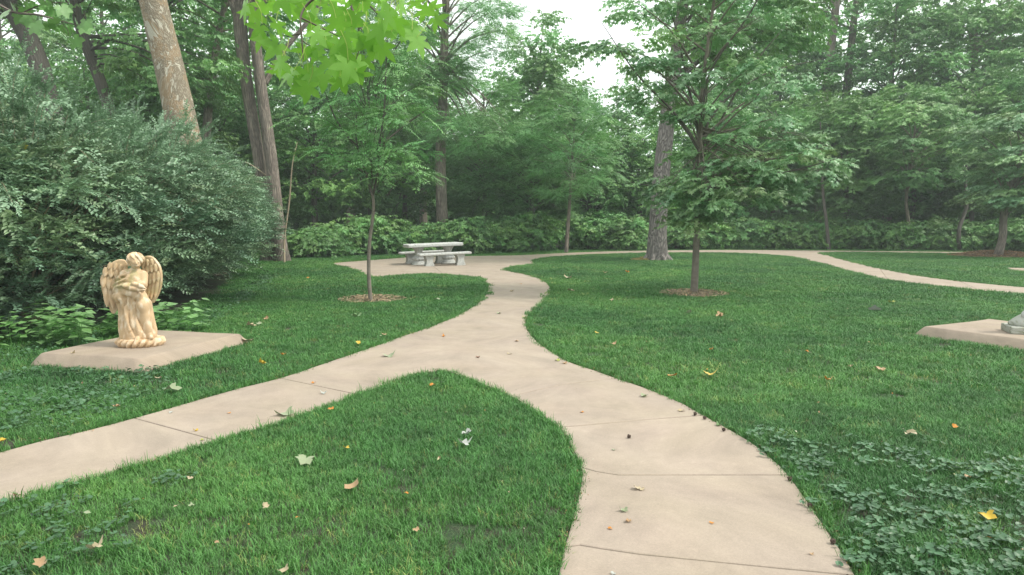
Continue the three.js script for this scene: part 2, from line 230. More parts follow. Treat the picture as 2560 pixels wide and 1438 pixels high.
// foliage: masses = [cx, cy, cz, rx, ry, rz, clumps]; every clump is a flattened cloud of leafy twigs on a branch of its own
function foliage(root, { seed, masses, kind, mat, size = 0.5, per = 30, clump = 0.9, flat = 0.5, tint = 0.25, droop = 0.15, up = 0.75, trunkAt, branchMat, thin = 0.006, limbR = 0.02, branches = true, hollow = 0.5, limbMax = 0.09 }) {
  const r = rng(seed), list = [], limbs = [], g = () => (r() + r() + r()) / 1.5 - 1;
  for (const [cx, cy, cz, rx, ry, rz, n] of masses) for (let i = 0; i < n; i++) {
    const y0 = 1 - 2 * ((i + r()) / n), a = i * 2.39996 + r() * 0.8, q = Math.sqrt(Math.max(0, 1 - y0 * y0)), rad = (1 - hollow * r() * r()) * (1 + 0.32 * N3(Math.cos(a) * q * 1.7 + seed, y0 * 1.7, Math.sin(a) * q * 1.7));
    const c = V(cx + Math.cos(a) * q * rx * rad, cy + y0 * ry * rad, cz + Math.sin(a) * q * rz * rad), s = clump * (0.65 + 0.7 * r()), out = V(c.x - cx, 0, c.z - cz).normalize();
    if (c.y < 0.25) c.y = 0.25 + 0.3 * r();
    const tone = 1 + tint * (r() - 0.5) * 1.5, warm = 1 + 0.18 * (r() - 0.5);
    if (branches && trunkAt) {
      const t0 = trunkAt(c), e = c.clone(), mid = t0.clone().lerp(e, 0.5).add(V(g() * 0.12, 0.10 * t0.distanceTo(e), g() * 0.12)), L = t0.distanceTo(e);
      limbs.push(tube([t0, mid, e], [Math.min(limbMax, limbR + L * 0.011), Math.min(0.05, limbR * 0.6 + L * 0.005), thin], 5, 3));
      for (let k = 0; k < 2; k++) { const m = mid.clone().lerp(e, r()), f = e.clone().add(V(g() * s, g() * s * flat, g() * s)); limbs.push(tube([m, m.clone().lerp(f, 0.5).add(V(0, 0.04, 0)), f], [thin * 1.6, thin * 1.2, thin * 0.7], 4, 2)); }
    }
    const k = Math.round(per * (0.7 + 0.6 * r()));
    for (let j = 0; j < k; j++) {
      const px = g() * s, pz = g() * s, py = g() * s * flat, p = V(c.x + px, c.y + py, c.z + pz);
      if (p.y < 0.04) continue;
      const dir = V(px, 0, pz).normalize().multiplyScalar(0.8).addScaledVector(out, 0.5).add(V(g(), 0, g()).multiplyScalar(0.7)), az = Math.atan2(-dir.z, dir.x), z = size * (0.65 + 0.7 * r());
      EU.set(g() * (1 - up) * 2.2, az, -droop + g() * (1 - up) * 1.6 + (up < 0.5 ? 0.4 * r() : 0), 'YXZ');
      const v = tone * (1 + tint * (r() - 0.5)), w = warm * (1 + 0.12 * (r() - 0.5)), sere = kind === 'small' && r() < 0.004, zz = sere ? z * 0.3 : z;
      list.push({ m: new THREE.Matrix4().compose(p, new THREE.Quaternion().setFromEuler(EU), V(zz, zz, zz)), c: sere ? lin(2.6, 1.45, 0.3) : lin(v * w, v, v * (2 - w) * 0.98) });
    }
  }
  if (limbs.length) mesh('branches', mergeGeometries(limbs), branchMat ?? M.twig, root);
  const cr = instanced('crown', SPRAYS[kind], mat, list, root); cr.userData.kind = 'stuff'; return cr;
}
function trunk(root, pts, radii, mat, sides = 14) { return mesh('trunk', tube(pts, radii, sides, 7), mat, root); }
// where on a trunk (points, in the tree's own space) a limb to c leaves it
function along(pts, rise = 0.55, low = 0.25) { let k = 0; const c0 = new THREE.CatmullRomCurve3(pts, false, 'centripetal'), top = pts.at(-1).y; return (c) => { const p0 = c0.getPoint(0.9), y = clamp(c.y - rise * Math.hypot(c.x - p0.x, c.z - p0.z), (low + 0.22 * ((k++ * 0.618) % 1)) * top, top * 0.97), o = c0.getPoint(clamp(y / top, 0, 1)); return o; }; }
// an ordinary woodland tree: height, crown base, crown radius
function tree(name, label, x, d, { seed, h, base, rad, r = 0.16, lean = [0, 0], kind = 'broad', mat = M.leafBroad, barkMat = M.darkBark, size = 0.62, clumps = 34, per = 34, clump = 1.1, group, flat = 0.5, shape = 'egg', tint = 0.3, up = 0.7, masses, sides = 10, droop = 0.15 }) {
  const root = thing(name, label, 'tree', x, d, group), q = rng(seed), w = () => (q() - 0.5) * 0.5;
  const pts = [V(0, -0.05, 0), V(lean[0] * 0.3 + w() * 0.3, h * 0.3, lean[1] * 0.3 + w() * 0.3), V(lean[0] * 0.62 + w(), h * 0.62, lean[1] * 0.62 + w()), V(lean[0], h * 0.93, lean[1])];
  trunk(root, pts, [r * 1.35, r, r * 0.7, r * 0.2], barkMat, sides);
  const ch = (h - base) / 2, cy = base + ch;
  const ms = masses ?? [[lean[0] * 0.6, cy, lean[1] * 0.6, rad, ch, rad, clumps], [lean[0] * 0.7, cy + ch * 0.1, lean[1] * 0.7, rad * 0.55, ch * 0.6, rad * 0.55, Math.round(clumps * 0.35)]];
  foliage(root, { seed: seed + 1, masses: ms, kind, mat, size, per, clump, flat, tint, up, droop, trunkAt: along(pts), branchMat: barkMat });
  return root;
}
// arching canes that stand out of a shrub, leafy along their outer part
function canes(root, { seed, n, h, rad, rz, kind, mat, size, branchMat }) {
  const r = rng(seed), list = [], tubes = [];
  for (let i = 0; i < n; i++) {
    const a = r() * 6.2832, e = 0.15 + 1.3 * r(), dir = V(Math.cos(a) * Math.cos(e), Math.sin(e), Math.sin(a) * Math.cos(e)), s = V(dir.x * rad * 0.7, h * 0.5 + dir.y * h * 0.38, dir.z * rz * 0.7), len = 0.7 + 0.8 * r();
    const m = s.clone().addScaledVector(dir, len * 0.5).add(V(0, 0.22 * len, 0)), t = s.clone().addScaledVector(dir, len * 0.95).add(V((r() - 0.5) * 0.3, (0.12 - 0.3 * r()) * len, (r() - 0.5) * 0.3)), c = new THREE.CatmullRomCurve3([s, m, t]);
    tubes.push(tube([s, m, t], [0.007, 0.005, 0.002], 4, 4));
    for (let k = 0; k < 12; k++) { const u = 0.25 + 0.75 * (k / 11), p = c.getPoint(u), g = c.getTangent(u), az = Math.atan2(-g.z, g.x) + (k % 2 ? 0.55 : -0.55) * (k < 11 ? 1 : 0), z = size * (0.6 + 0.5 * r()), v = 0.85 + 0.5 * r(); EU.set((r() - 0.5) * 1.2, az, Math.asin(clamp(g.y, -1, 1)) + (r() - 0.5) * 0.4, 'YXZ'); list.push({ m: new THREE.Matrix4().compose(p, new THREE.Quaternion().setFromEuler(EU), V(z, z, z)), c: lin(v, v, v) }); }
  }
  mesh('canes', mergeGeometries(tubes), branchMat, root).userData.kind = 'stuff';
  instanced('shoots', SPRAYS[kind], mat, list, root).userData.kind = 'stuff';
}
function shrub(name, label, x, d, { seed, h, rad, kind = 'broad', mat = M.leafBroad, size = 0.4, clumps = 16, per = 26, clump = 0.55, group, up = 0.6, tint = 0.3, stems = 5, rz = rad, branchMat = M.twig, lowest = 0.15, droop = 0.1, flat = 0.7, hollow = 0.4, shoots = 0 }) {
  const root = thing(name, label, 'shrub', x, d, group), q = rng(seed), tubes = [];
  for (let k = 0; k < stems; k++) { const a = q() * 6.28, b = V((q() - 0.5) * 0.3, -0.03, (q() - 0.5) * 0.3), e = V(Math.cos(a) * rad * 0.6, h * (0.55 + 0.3 * q()), Math.sin(a) * rz * 0.6); tubes.push(tube([b, b.clone().lerp(e, 0.5).add(V(0, h * 0.14, 0)), e], [0.03, 0.02, 0.008], 6, 4)); }
  mesh('stems', mergeGeometries(tubes), branchMat, root);
  const mid = (h + lowest) / 2; 
  foliage(root, { seed: seed + 1, masses: [[0, mid, 0, rad, (h - lowest) / 2, rz, clumps]], kind, mat, size, per, clump, flat, tint, up, droop, hollow, trunkAt: (c) => V(c.x * 0.3, Math.max(0.05, c.y * 0.45), c.z * 0.3), branchMat, limbR: 0.008, thin: 0.004 });
  if (shoots) canes(root, { seed: seed + 5, n: shoots, h, rad, rz, kind, mat, size: size * 0.9, branchMat });
  return root;
}
// ---------------------------------------------------------------- the trees one can tell apart
const at = (px, d) => ((px - 1280) / LENS) * d * 1.003;     // lateral metres of a trunk sighted at that column and depth
{ // young maple on the lawn, in the mulch ring
  const [x, d] = spot(1735, 735), t = thing('young_maple', 'young maple with tiered pale leaves in mulch ring on the lawn', 'tree', x, d);
  const pts = [V(0, -0.05, 0), V(0.03, 1.3, 0), V(0.05, 2.6, 0.02), V(0.08, 4.4, 0), V(0.3, 6.3, -0.1), V(0.42, 7.6, -0.1)];
  trunk(t, pts, [0.085, 0.068, 0.058, 0.045, 0.03, 0.012], M.youngBark, 14);
  const limb = [[[0.05, 2.9], [0.5, 3.7], [1.2, 4.9], [2.2, 6.1]], [[0.05, 3.1], [-0.5, 3.8], [-1.4, 4.6], [-2.2, 5.6]], [[0.05, 3.0], [0.35, 3.9], [1.5, 4.8], [2.9, 5.2]], [[0.06, 3.6], [0.15, 4.7], [0.9, 5.9], [1.5, 7.2]], [[0.06, 3.3], [-0.2, 4.6], [-0.5, 6.0], [-1.1, 7.3]], [[0.05, 2.2], [0.7, 2.5], [1.6, 2.6], [2.7, 2.9]], [[0.05, 2.1], [-0.4, 2.35], [-0.9, 2.4], [-1.3, 2.5]]];
  mesh('limbs', mergeGeometries(limb.map((p, i) => tube(p.map(([a, b], k) => V(a, b, (i % 2 ? 0.25 : -0.2) * k * (i > 4 ? 1.4 : 1))), [0.038, 0.026, 0.017, 0.006], 7, 5))), M.darkBark, t);
  foliage(t, { seed: 21, kind: 'lobed', mat: M.leafMaple, size: 0.34, per: 20, clump: 0.52, flat: 0.3, up: 0.62, droop: 0.12, tint: 0.3, hollow: 0.75, trunkAt: along(pts, 0.5, 0.3), branchMat: M.youngBark, limbR: 0.008, thin: 0.004, masses: [
    [0.8, 2.4, 0, 1.4, 0.45, 1.2, 15], [1.7, 2.85, 0.2, 1.05, 0.35, 0.9, 11], [-0.2, 2.15, 0.2, 0.65, 0.35, 0.9, 6], [0.9, 3.4, 0, 1.6, 0.6, 1.5, 12], [0.25, 4.5, 0.2, 2.1, 0.8, 1.7, 13], [0.1, 5.8, 0.2, 2.1, 1.0, 1.6, 14], [0.4, 7.1, 0, 1.9, 0.8, 1.4, 10], [-1.3, 5.0, 0.3, 0.8, 0.7, 0.7, 5], [-0.05, 1.75, 0.2, 0.42, 0.16, 0.5, 4]] });
}
{ // sapling with vase shaped forks near the picnic table
  const [x, d] = spot(927, 756), t = thing('lawn_sapling', 'slender sapling with forked dark stems in mulch ring on the left lawn', 'tree', x, d);
  const pts = [V(0, -0.05, 0), V(-0.03, 0.6, 0), V(0.0, 1.2, 0), V(0.09, 1.85, 0), V(0.07, 2.15, 0)];
  trunk(t, pts, [0.043, 0.037, 0.034, 0.031, 0.03], M.youngBark, 12);
  const L2 = [[[0.07, 2.1], [-0.1, 2.6], [-0.28, 3.2], [-0.3, 3.7], [-0.6, 4.5]], [[0.08, 2.1], [0.22, 2.55], [0.3, 3.1], [0.42, 3.7], [0.5, 4.6], [0.62, 5.6]], [[0.2, 2.5], [0.28, 3.0], [0.2, 3.6], [0.0, 4.4]], [[-0.28, 3.1], [-0.55, 3.5], [-0.75, 4.1]], [[0.3, 3.1], [0.75, 3.5], [1.3, 3.9]], [[-0.1, 2.55], [-0.45, 2.8], [-0.8, 2.9]]];
  mesh('limbs', mergeGeometries(L2.map((p, i) => tube(p.map(([a, b], k) => V(a, b, (i % 2 ? 0.16 : -0.14) * k)), [0.026, 0.02, 0.014, 0.006], 7, 5))), M.darkBark, t);
  foliage(t, { seed: 31, kind: 'pinnate', mat: M.leafPinnate, size: 0.38, per: 8, clump: 0.42, flat: 0.5, up: 0.5, tint: 0.35, hollow: 0.8, trunkAt: (c) => V(0.05 + c.x * 0.3, clamp(c.y - 0.5, 2.1, 4.5), c.z * 0.3), branchMat: M.darkBark, limbR: 0.005, thin: 0.003, masses: [[0.15, 4.0, 0, 1.0, 1.25, 0.95, 34], [0.5, 2.75, 0.1, 0.75, 0.4, 0.6, 7], [0.3, 5.3, 0, 0.8, 0.9, 0.8, 14], [-0.4, 3.2, 0, 0.6, 0.5, 0.6, 7]] });
}
{ // big oak at the path bend
  const [x, d] = spot(1642, 651), t = thing('furrowed_tree', 'thick dark furrowed trunk tree standing between lawn and far path', 'tree', x, d);
  const pts = [V(0, -0.1, 0), V(0.0, 0.35, 0), V(0.02, 1.2, 0), V(0.12, 3.4, 0), V(0.35, 6.0, 0), V(0.75, 9, -0.2), V(1.1, 12, -0.4), V(1.2, 15, -0.4)];
  trunk(t, pts, [0.5, 0.43, 0.37, 0.335, 0.30, 0.24, 0.18, 0.1], M.furrowedBark, 22);
  const roots = []; for (let k = 0; k < 7; k++) { const a = k * 0.9 + 0.3; roots.push(tube([V(Math.cos(a) * 0.3, 0.42, Math.sin(a) * 0.3), V(Math.cos(a) * 0.46, 0.12, Math.sin(a) * 0.46), V(Math.cos(a) * 0.66, -0.06, Math.sin(a) * 0.66)], [0.07, 0.1, 0.06], 7, 4)); }
  mesh('root_flare', mergeGeometries(roots), M.furrowedBark, t);
  const ring = new THREE.TorusGeometry(0.13, 0.05, 7, 14); ring.scale(1, 1.3, 0.7).translate(-0.14, 2.02, 0.34); mesh('bark_knot', ring, M.furrowedBark, t);
  foliage(t, { seed: 41, kind: 'broad', mat: M.leafBroad, size: 0.6, per: 34, clump: 1.15, flat: 0.45, up: 0.7, tint: 0.3, trunkAt: along(pts, 0.35, 0.6), branchMat: M.darkBark, limbR: 0.015, limbMax: 0.05, masses: [[3.4, 12.0, 0, 3.6, 3.4, 3.8, 36], [3.2, 8.8, 0.5, 2.4, 1.2, 2.2, 12]] });
}
{ // twin trunk tree at the left edge of the lawn
  const [x, d] = spot(702, 654), t = thing('twin_trunk_tree', 'grey brown twin trunk tree at the left edge of the lawn', 'tree', x, d);
  const A = [V(0.05, -0.1, 0), V(0.0, 0.5, 0), V(-0.12, 2.2, 0), V(-0.27, 4.2, 0), V(-0.65, 7.3, -0.1), V(-0.80, 9.4, -0.1), V(-0.78, 10.4, -0.2), V(-0.4, 13, -0.3)], Bs = [V(-0.60, -0.1, -0.25), V(-0.62, 0.6, -0.3), V(-0.70, 2.2, -0.35), V(-0.88, 4.2, -0.35), V(-1.26, 7.3, -0.3), V(-1.40, 9.4, -0.3), V(-1.36, 10.5, -0.4), V(-1.6, 13, -0.5)];
  mesh('trunk', tube(A, [0.38, 0.28, 0.25, 0.235, 0.21, 0.2, 0.19, 0.12], 18, 6), M.greyBark, t);
  mesh('trunk', tube(Bs, [0.34, 0.27, 0.24, 0.225, 0.23, 0.25, 0.22, 0.12], 18, 6), M.greyBark, t);
  mesh('limb', tube([V(-1.36, 9.2, -0.3), V(-1.7, 10.2, -0.3), V(-2.1, 11.6, -0.3)], [0.19, 0.16, 0.1], 12, 5), M.greyBark, t);
  mesh('limb', tube([V(-0.5, 7.0, -0.3), V(0.1, 8.2, -0.6), V(1.2, 9.6, -0.8), V(2.2, 11, -0.8)], [0.12, 0.1, 0.08, 0.05], 9, 4), M.greyBark, t);
  mesh('dead_branch', tube([V(-0.45, 3.4, 0.1), V(-1.2, 3.9, 0.3), V(-2.2, 3.9, 0.5), V(-3.0, 4.3, 0.5)], [0.03, 0.022, 0.015, 0.006], 6, 4), M.paleTwig, t);
  foliage(t, { seed: 51, kind: 'broad', mat: M.leafBroad, size: 0.6, per: 30, clump: 1.1, trunkAt: along(A, 0.5, 0.6), branchMat: M.greyBark, limbR: 0.03, masses: [[-0.6, 13.8, -0.3, 4.0, 2.8, 3.8, 26]] });
}
{ // pale flaky trunk rising out of the shrubs
  const d = 21, x = at(492, d), t = thing('flaky_bark_tree', 'leaning thick trunk with pale flaking bark rising from the shrubs', 'tree', x, d);
  const pts = [V(0.25, -0.1, 0), V(0.1, 1.6, 0), V(-0.06, 3.2, 0), V(-0.42, 5.4, 0), V(-0.86, 7.4, -0.1), V(-1.2, 9.2, -0.1), V(-1.5, 11.5, -0.2), V(-1.7, 15, -0.2)];
  trunk(t, pts, [0.62, 0.5, 0.47, 0.42, 0.385, 0.36, 0.3, 0.14], M.flakyBark, 22);
  foliage(t, { seed: 61, kind: 'lobed', mat: M.leafBroad, size: 0.6, per: 26, clump: 1.2, trunkAt: along(pts, 0.4, 0.7), branchMat: M.flakyBark, limbR: 0.04, masses: [[-1.8, 14.8, 0, 4.6, 3.0, 4.2, 24]] });
}
function pole(name, label, d, sight, radii, mat, crown, group) {      // trunk through sighted points [column, height above ground]
  const x0 = at(sight[0][0], d), t = thing(name, label, 'tree', x0, d, group), pts = sight.map(([px, h], k) => V(at(px, d) - x0, h, 0.12 * Math.sin(k * 2 + d)));
  trunk(t, pts, radii, mat, 12);
  if (crown) foliage(t, { trunkAt: along(pts, 0.45, 0.45), branchMat: mat, limbR: 0.025, ...crown });
  return t;
}
pole('leaning_tree', 'dark curved trunk leaning left above the far left shrubs', 24, [[210, -0.1], [170, 4], [148, 5.8], [112, 7.4], [85, 8.4], [55, 9.6], [20, 13]], [0.4, 0.34, 0.32, 0.3, 0.27, 0.25, 0.12], M.darkBark, { seed: 71, kind: 'broad', mat: M.leafBroad, size: 0.6, per: 26, clump: 1.1, masses: [[-2.2, 13, 0, 4.2, 3.2, 4, 22], [-3, 9.4, 0.5, 1.8, 0.9, 1.6, 7]] });
pole('leaning_tree', 'thin crooked dark trunk between the leaning tree and the flaky trunk', 26, [[350, -0.1], [322, 4], [280, 6.3], [262, 7.4], [240, 8.4], [215, 10], [190, 13]], [0.26, 0.22, 0.2, 0.19, 0.17, 0.15, 0.07], M.darkBark, { seed: 81, kind: 'broad', mat: M.leafBroad, size: 0.6, per: 28, clump: 1.1, masses: [[-1.5, 12.5, 0, 3.6, 3.0, 3.4, 22], [1.6, 7.4, 0, 2.0, 1.1, 1.8, 10]] });
pole('slim_tree', 'slim dark trunk half hidden behind the thick flaky trunk', 29, [[470, -0.1], [458, 6], [452, 8], [440, 10.4], [432, 14]], [0.26, 0.24, 0.22, 0.2, 0.1], M.darkBark, { seed: 91, kind: 'broad', mat: M.leafBroad, size: 0.62, per: 26, clump: 1.1, masses: [[-1, 13, -1, 3.8, 3, 3.4, 18]] });
pole('slim_tree', 'slim curving trunk between the flaky trunk and the twin trunks', 31, [[522, -0.1], [527, 4], [533, 6], [550, 8], [578, 10], [610, 12]], [0.24, 0.2, 0.18, 0.17, 0.14, 0.08], M.greyBark, { seed: 101, kind: 'broad', mat: M.leafBroad, size: 0.62, per: 28, clump: 1.1, masses: [[1, 11.5, -0.5, 3.2, 2.6, 3, 26], [-0.4, 7.6, 0.4, 1.9, 1.0, 1.6, 9]] });
pole('straight_tree', 'tall straight pale trunk behind the stone picnic table', 37, [[1108, -0.1], [1106, 3], [1104, 5], [1110, 7.5], [1115, 10], [1121, 12.5], [1130, 16]], [0.33, 0.29, 0.27, 0.25, 0.22, 0.18, 0.08], M.greyBark, { seed: 111, kind: 'pinnate', mat: M.leafPinnate, size: 0.62, per: 34, clump: 0.95, flat: 0.5, up: 0.5, masses: [[0.3, 12.5, 0, 3.8, 3.4, 3.4, 40], [1.6, 6.2, 0.4, 2.2, 1.2, 1.8, 14], [-0.6, 8.8, 0, 1.8, 0.8, 1.6, 10]] });
pole('bare_stem', 'thin pale bare stem leaning beside the twin trunks', 27, [[714, -0.05], [712, 0.9], [728, 2.4], [742, 3.8], [752, 4.6]], [0.045, 0.04, 0.03, 0.02, 0.008], M.paleTwig, null);
pole('slim_sapling', 'slim feathery sapling by the far path between table and thick trunk', 35.5, [[1415, -0.05], [1420, 1.6], [1424, 3.2], [1430, 5], [1436, 7.2]], [0.11, 0.09, 0.07, 0.05, 0.02], M.greyBark, { seed: 121, kind: 'pinnate', mat: M.leafPinnate, size: 0.5, per: 26, clump: 0.7, flat: 0.55, up: 0.5, limbR: 0.012, masses: [[0.2, 5.0, 0, 2.0, 2.3, 1.8, 38], [0, 7.3, 0, 1.2, 1.0, 1.1, 10]] });
pole('right_lawn_tree', 'pale trunked young tree in the mulch bed on the far right lawn', 31, [[2492, -0.05], [2496, 0.9], [2502, 1.9], [2520, 3.4], [2545, 6]], [0.19, 0.155, 0.15, 0.1, 0.04], M.greyBark, { seed: 131, kind: 'lobed', mat: M.leafMaple, size: 0.5, per: 36, clump: 0.85, flat: 0.3, masses: [[0.9, 4.6, 0, 2.2, 2.2, 2.0, 34], [0.9, 2.7, 0.3, 1.6, 0.4, 1.4, 10]] });
pole('thicket_stem', 'single pale stem standing in the thicket left of the mulched tree', 39, [[2263, -0.05], [2264, 1.6], [2258, 2.8], [2262, 5], [2270, 8]], [0.10, 0.09, 0.08, 0.07, 0.04], M.greyBark, { seed: 141, kind: 'lobed', mat: M.leafBroad, size: 0.75, per: 26, clump: 1.0, masses: [[0, 6.0, 0, 2.4, 2.4, 2.2, 26]] });
pole('tall_trunk', 'pale trunk against the sky above the right thicket', 52, [[2040, -0.1], [2046, 8], [2052, 13], [2060, 17], [2075, 22]], [0.36, 0.32, 0.3, 0.26, 0.1], M.greyBark, { seed: 151, kind: 'broad', mat: M.leafBroad, size: 0.8, per: 16, clump: 1.3, masses: [[0, 19, 0, 4, 3.4, 3.6, 26]] });
pole('tall_trunk', 'second pale trunk against the sky above the right thicket', 54, [[2085, -0.1], [2090, 8], [2098, 13], [2108, 17], [2128, 22]], [0.32, 0.3, 0.27, 0.24, 0.1], M.greyBark, { seed: 161, kind: 'broad', mat: M.leafBroad, size: 0.8, per: 16, clump: 1.3, masses: [[0.5, 18.5, 0, 4, 3.4, 3.6, 24]] });
pole('dark_stem', 'dark crooked stem in the thicket behind the mulched tree', 37.5, [[2395, -0.05], [2388, 1.2], [2408, 2.4], [2400, 4.2], [2412, 6]], [0.11, 0.1, 0.09, 0.07, 0.03], M.darkBark, null);
pole('dark_stem', 'dark stem in the shade right of the young maple', 39, [[2068, -0.05], [2062, 1.4], [2052, 3.0], [2040, 5], [2035, 7]], [0.1, 0.09, 0.08, 0.06, 0.03], M.darkBark, null);

// ---------------------------------------------------------------- the wood around the clearing
const WOOD = 'trees of the wood around the clearing';
const wood = [ // label, column, depth, options
  ['dense low tree filling the gap left of the twin trunks', 560, 36, { h: 9.5, base: 1.0, rad: 3.0, mat: M.leafBroad }],
  ['dark leafy tree just right of the twin trunks', 790, 36, { h: 10.5, base: 1.6, rad: 3.1, mat: M.leafBroad }],
  ['dark dense tree behind the forked sapling', 930, 41, { h: 11.5, base: 1.2, rad: 3.4, mat: M.leafBroad }],
  ['low dark tree behind the left end of the picnic table', 1015, 44, { h: 10, base: 0.8, rad: 3.2, mat: M.leafBroad }],
  ['leafy tree right of the straight pale trunk', 1210, 42, { h: 9.8, base: 0.8, rad: 3.1, kind: 'pinnate', mat: M.leafPinnate, size: 0.85, per: 18 }],
  ['rounded full tree in front of the sky gap', 1350, 46, { h: 13.6, base: 1.5, rad: 2.9, mat: M.leafBroad, clumps: 56 }],
  ['low feathery tree at the foot of the rounded tree', 1330, 40, { h: 7.4, base: 0.8, rad: 2.6, kind: 'pinnate', mat: M.leafPinnate, size: 0.75, per: 20 }],
  ['leafy tree under the open patch of sky', 1535, 51.5, { h: 11.4, base: 1.0, rad: 3.2, mat: M.leafBroad }],
  ['dark tree close behind the thick furrowed trunk', 1600, 42.5, { h: 7.0, base: 0.9, rad: 2.3, mat: M.leafBroad }],
  ['green tree behind the crown of the young maple', 1740, 46.5, { h: 11.5, base: 1.2, rad: 3.3, kind: 'lobed', mat: M.leafBroad }],
  ['big leaved tree right of the young maple crown', 1925, 44.5, { h: 9.2, base: 1.4, rad: 3.2, kind: 'lobed', mat: M.leafBroad, size: 0.8 }],
  ['big leaved tree hanging over the right thicket', 2110, 42, { h: 9.4, base: 1.9, rad: 3.2, kind: 'lobed', mat: M.leafBroad, size: 0.85 }],
  ['big leaved tree above the single pale stem', 2270, 45.5, { h: 10.5, base: 1.8, rad: 3.3, kind: 'lobed', mat: M.leafBroad, size: 0.8 }],
  ['tall leafy tree behind the mulched tree', 2420, 44, { h: 10.5, base: 1.5, rad: 3.2, kind: 'broad', mat: M.leafBroad, size: 0.7 }],
  ['leafy tree at the right border of the view', 2590, 41.5, { h: 11.5, base: 1.5, rad: 3.2, kind: 'lobed', mat: M.leafBroad, size: 0.7 }],
  ['outermost leafy tree beyond the right border', 2790, 38.5, { h: 11, base: 1.2, rad: 3.2, kind: 'lobed', mat: M.leafBroad, size: 0.7 }],
  ['bright sunlit tree at the far left behind the leaning trunk', 60, 34, { h: 9.4, base: 1.5, rad: 3.3, kind: 'pinnate', mat: M.leafBroad, size: 0.8, per: 22 }],
  ['leafy tree behind the thin crooked trunk', 235, 36, { h: 10.5, base: 1.2, rad: 3.1, mat: M.leafBroad }],
  ['dark leafy tree between crooked trunk and flaky trunk', 370, 32, { h: 9.6, base: 1.5, rad: 2.8, mat: M.leafBroad }],
  ['outermost tree beyond the left border', -160, 30, { h: 10, base: 1.2, rad: 3.2, mat: M.leafBroad }],
  ['dark low tree in the shade behind the twin trunks', 660, 40, { h: 8.6, base: 0.6, rad: 3.0, mat: M.leafBroad }],
  ['dark low tree in the shade right of the picnic table', 1255, 45, { h: 8.4, base: 0.5, rad: 2.9, mat: M.leafBroad }],
  ['dark low tree in the shade behind the slim sapling', 1470, 42, { h: 7.6, base: 0.6, rad: 2.6, mat: M.leafBroad }],
  ['dark low tree deep behind the young maple trunk', 1810, 50.5, { h: 9, base: 0.6, rad: 3.2, mat: M.leafBroad }],
  ['dark low tree deep behind the single pale stem', 2180, 50.5, { h: 9, base: 0.6, rad: 3.2, mat: M.leafBroad }],
  ['tall tree towering over the far left corner', 40, 46, { h: 19, base: 5, rad: 4.4, mat: M.leafBroad, per: 24 }],
  ['tall tree towering behind the crooked trunk', 290, 48, { h: 19, base: 5, rad: 4.2, mat: M.leafBroad, per: 22 }],
  ['tall tree towering behind the flaky trunk', 480, 50, { h: 18, base: 4.5, rad: 4.2, mat: M.leafBroad, per: 22 }],
  ['tall tree towering behind the twin trunks', 680, 50, { h: 18.5, base: 4, rad: 4.2, mat: M.leafBroad, per: 22 }],
  ['tall tree towering behind the overhanging bright leaves', 880, 52, { h: 17.5, base: 4, rad: 4.2, mat: M.leafBroad, per: 24 }],
  ['tall thin tree behind the straight pale trunk', 1060, 54, { h: 15.5, base: 4, rad: 3.8, mat: M.leafBroad, per: 20 }],
  ['tall tree towering behind the thick furrowed trunk', 1800, 54, { h: 20, base: 4, rad: 4.2, mat: M.leafBroad, per: 22 }],
  ['tall hazy tree right of the young maple top', 1930, 56, { h: 19, base: 4, rad: 4.4, mat: M.leafBroad, per: 38 }],
  ['tall hazy tree above the right thicket', 2210, 52, { h: 18.5, base: 4, rad: 4.4, mat: M.leafBroad, per: 38 }],
  ['tall hazy tree above the mulched tree', 2400, 50, { h: 19, base: 4, rad: 4.4, mat: M.leafBroad, per: 38 }],
  ['tall hazy tree in the far right corner', 2600, 51.5, { h: 20, base: 4, rad: 4.4, mat: M.leafBroad, per: 38 }],
];
wood.forEach(([label, px, d, o], i) => tree('woodland_tree', label, at(px, d), d, { seed: 300 + 17 * i, r: o.h > 13 ? 0.26 : 0.14, group: WOOD, flat: 0.65, up: 0.48, barkMat: o.h > 13 ? M.greyBark : M.darkBark, clumps: o.h > 13 ? (px > 1900 ? 58 : 42) : 36, clump: o.h > 13 ? 1.3 : 1.05, ...o, size: (o.size ?? (o.h > 13 ? 0.85 : 0.66)) * 0.78, per: Math.round((o.per ?? 30) * 1.6) }));
{ // the wood goes on behind as one mass
  const r = rng(77), list = [], g = () => (r() + r() + r()) / 1.5 - 1;
  for (let i = 0; i < 26000; i++) {
    const a = (r() - 0.5) * 2.1, d = 58 + 14 * r(), x = Math.sin(a) * d * 1.05, z = -Math.cos(a) * d, gap = Math.abs(a - 0.14) < 0.10 ? 0.45 : 1, h = (0.3 + 11 * Math.pow(r(), 1.25) * (0.8 + 0.3 * N3(a * 6, 1, 2))) * gap, s = 1.7 * (0.6 + 0.8 * r()), v = 0.8 + 0.5 * r();
    EU.set(g() * 0.6, r() * 6.28, g() * 0.5, 'YXZ');
    list.push({ m: new THREE.Matrix4().compose(V(x, h, z), new THREE.Quaternion().setFromEuler(EU), V(s, s, s)), c: lin(v, v, v) });
  }
  tag(instanced('distant_woods', SPRAYS.broad, M.leafBroad, list), 'distant wooded mass of leaves closing the view behind the trees', 'woods', null, 'stuff');
}
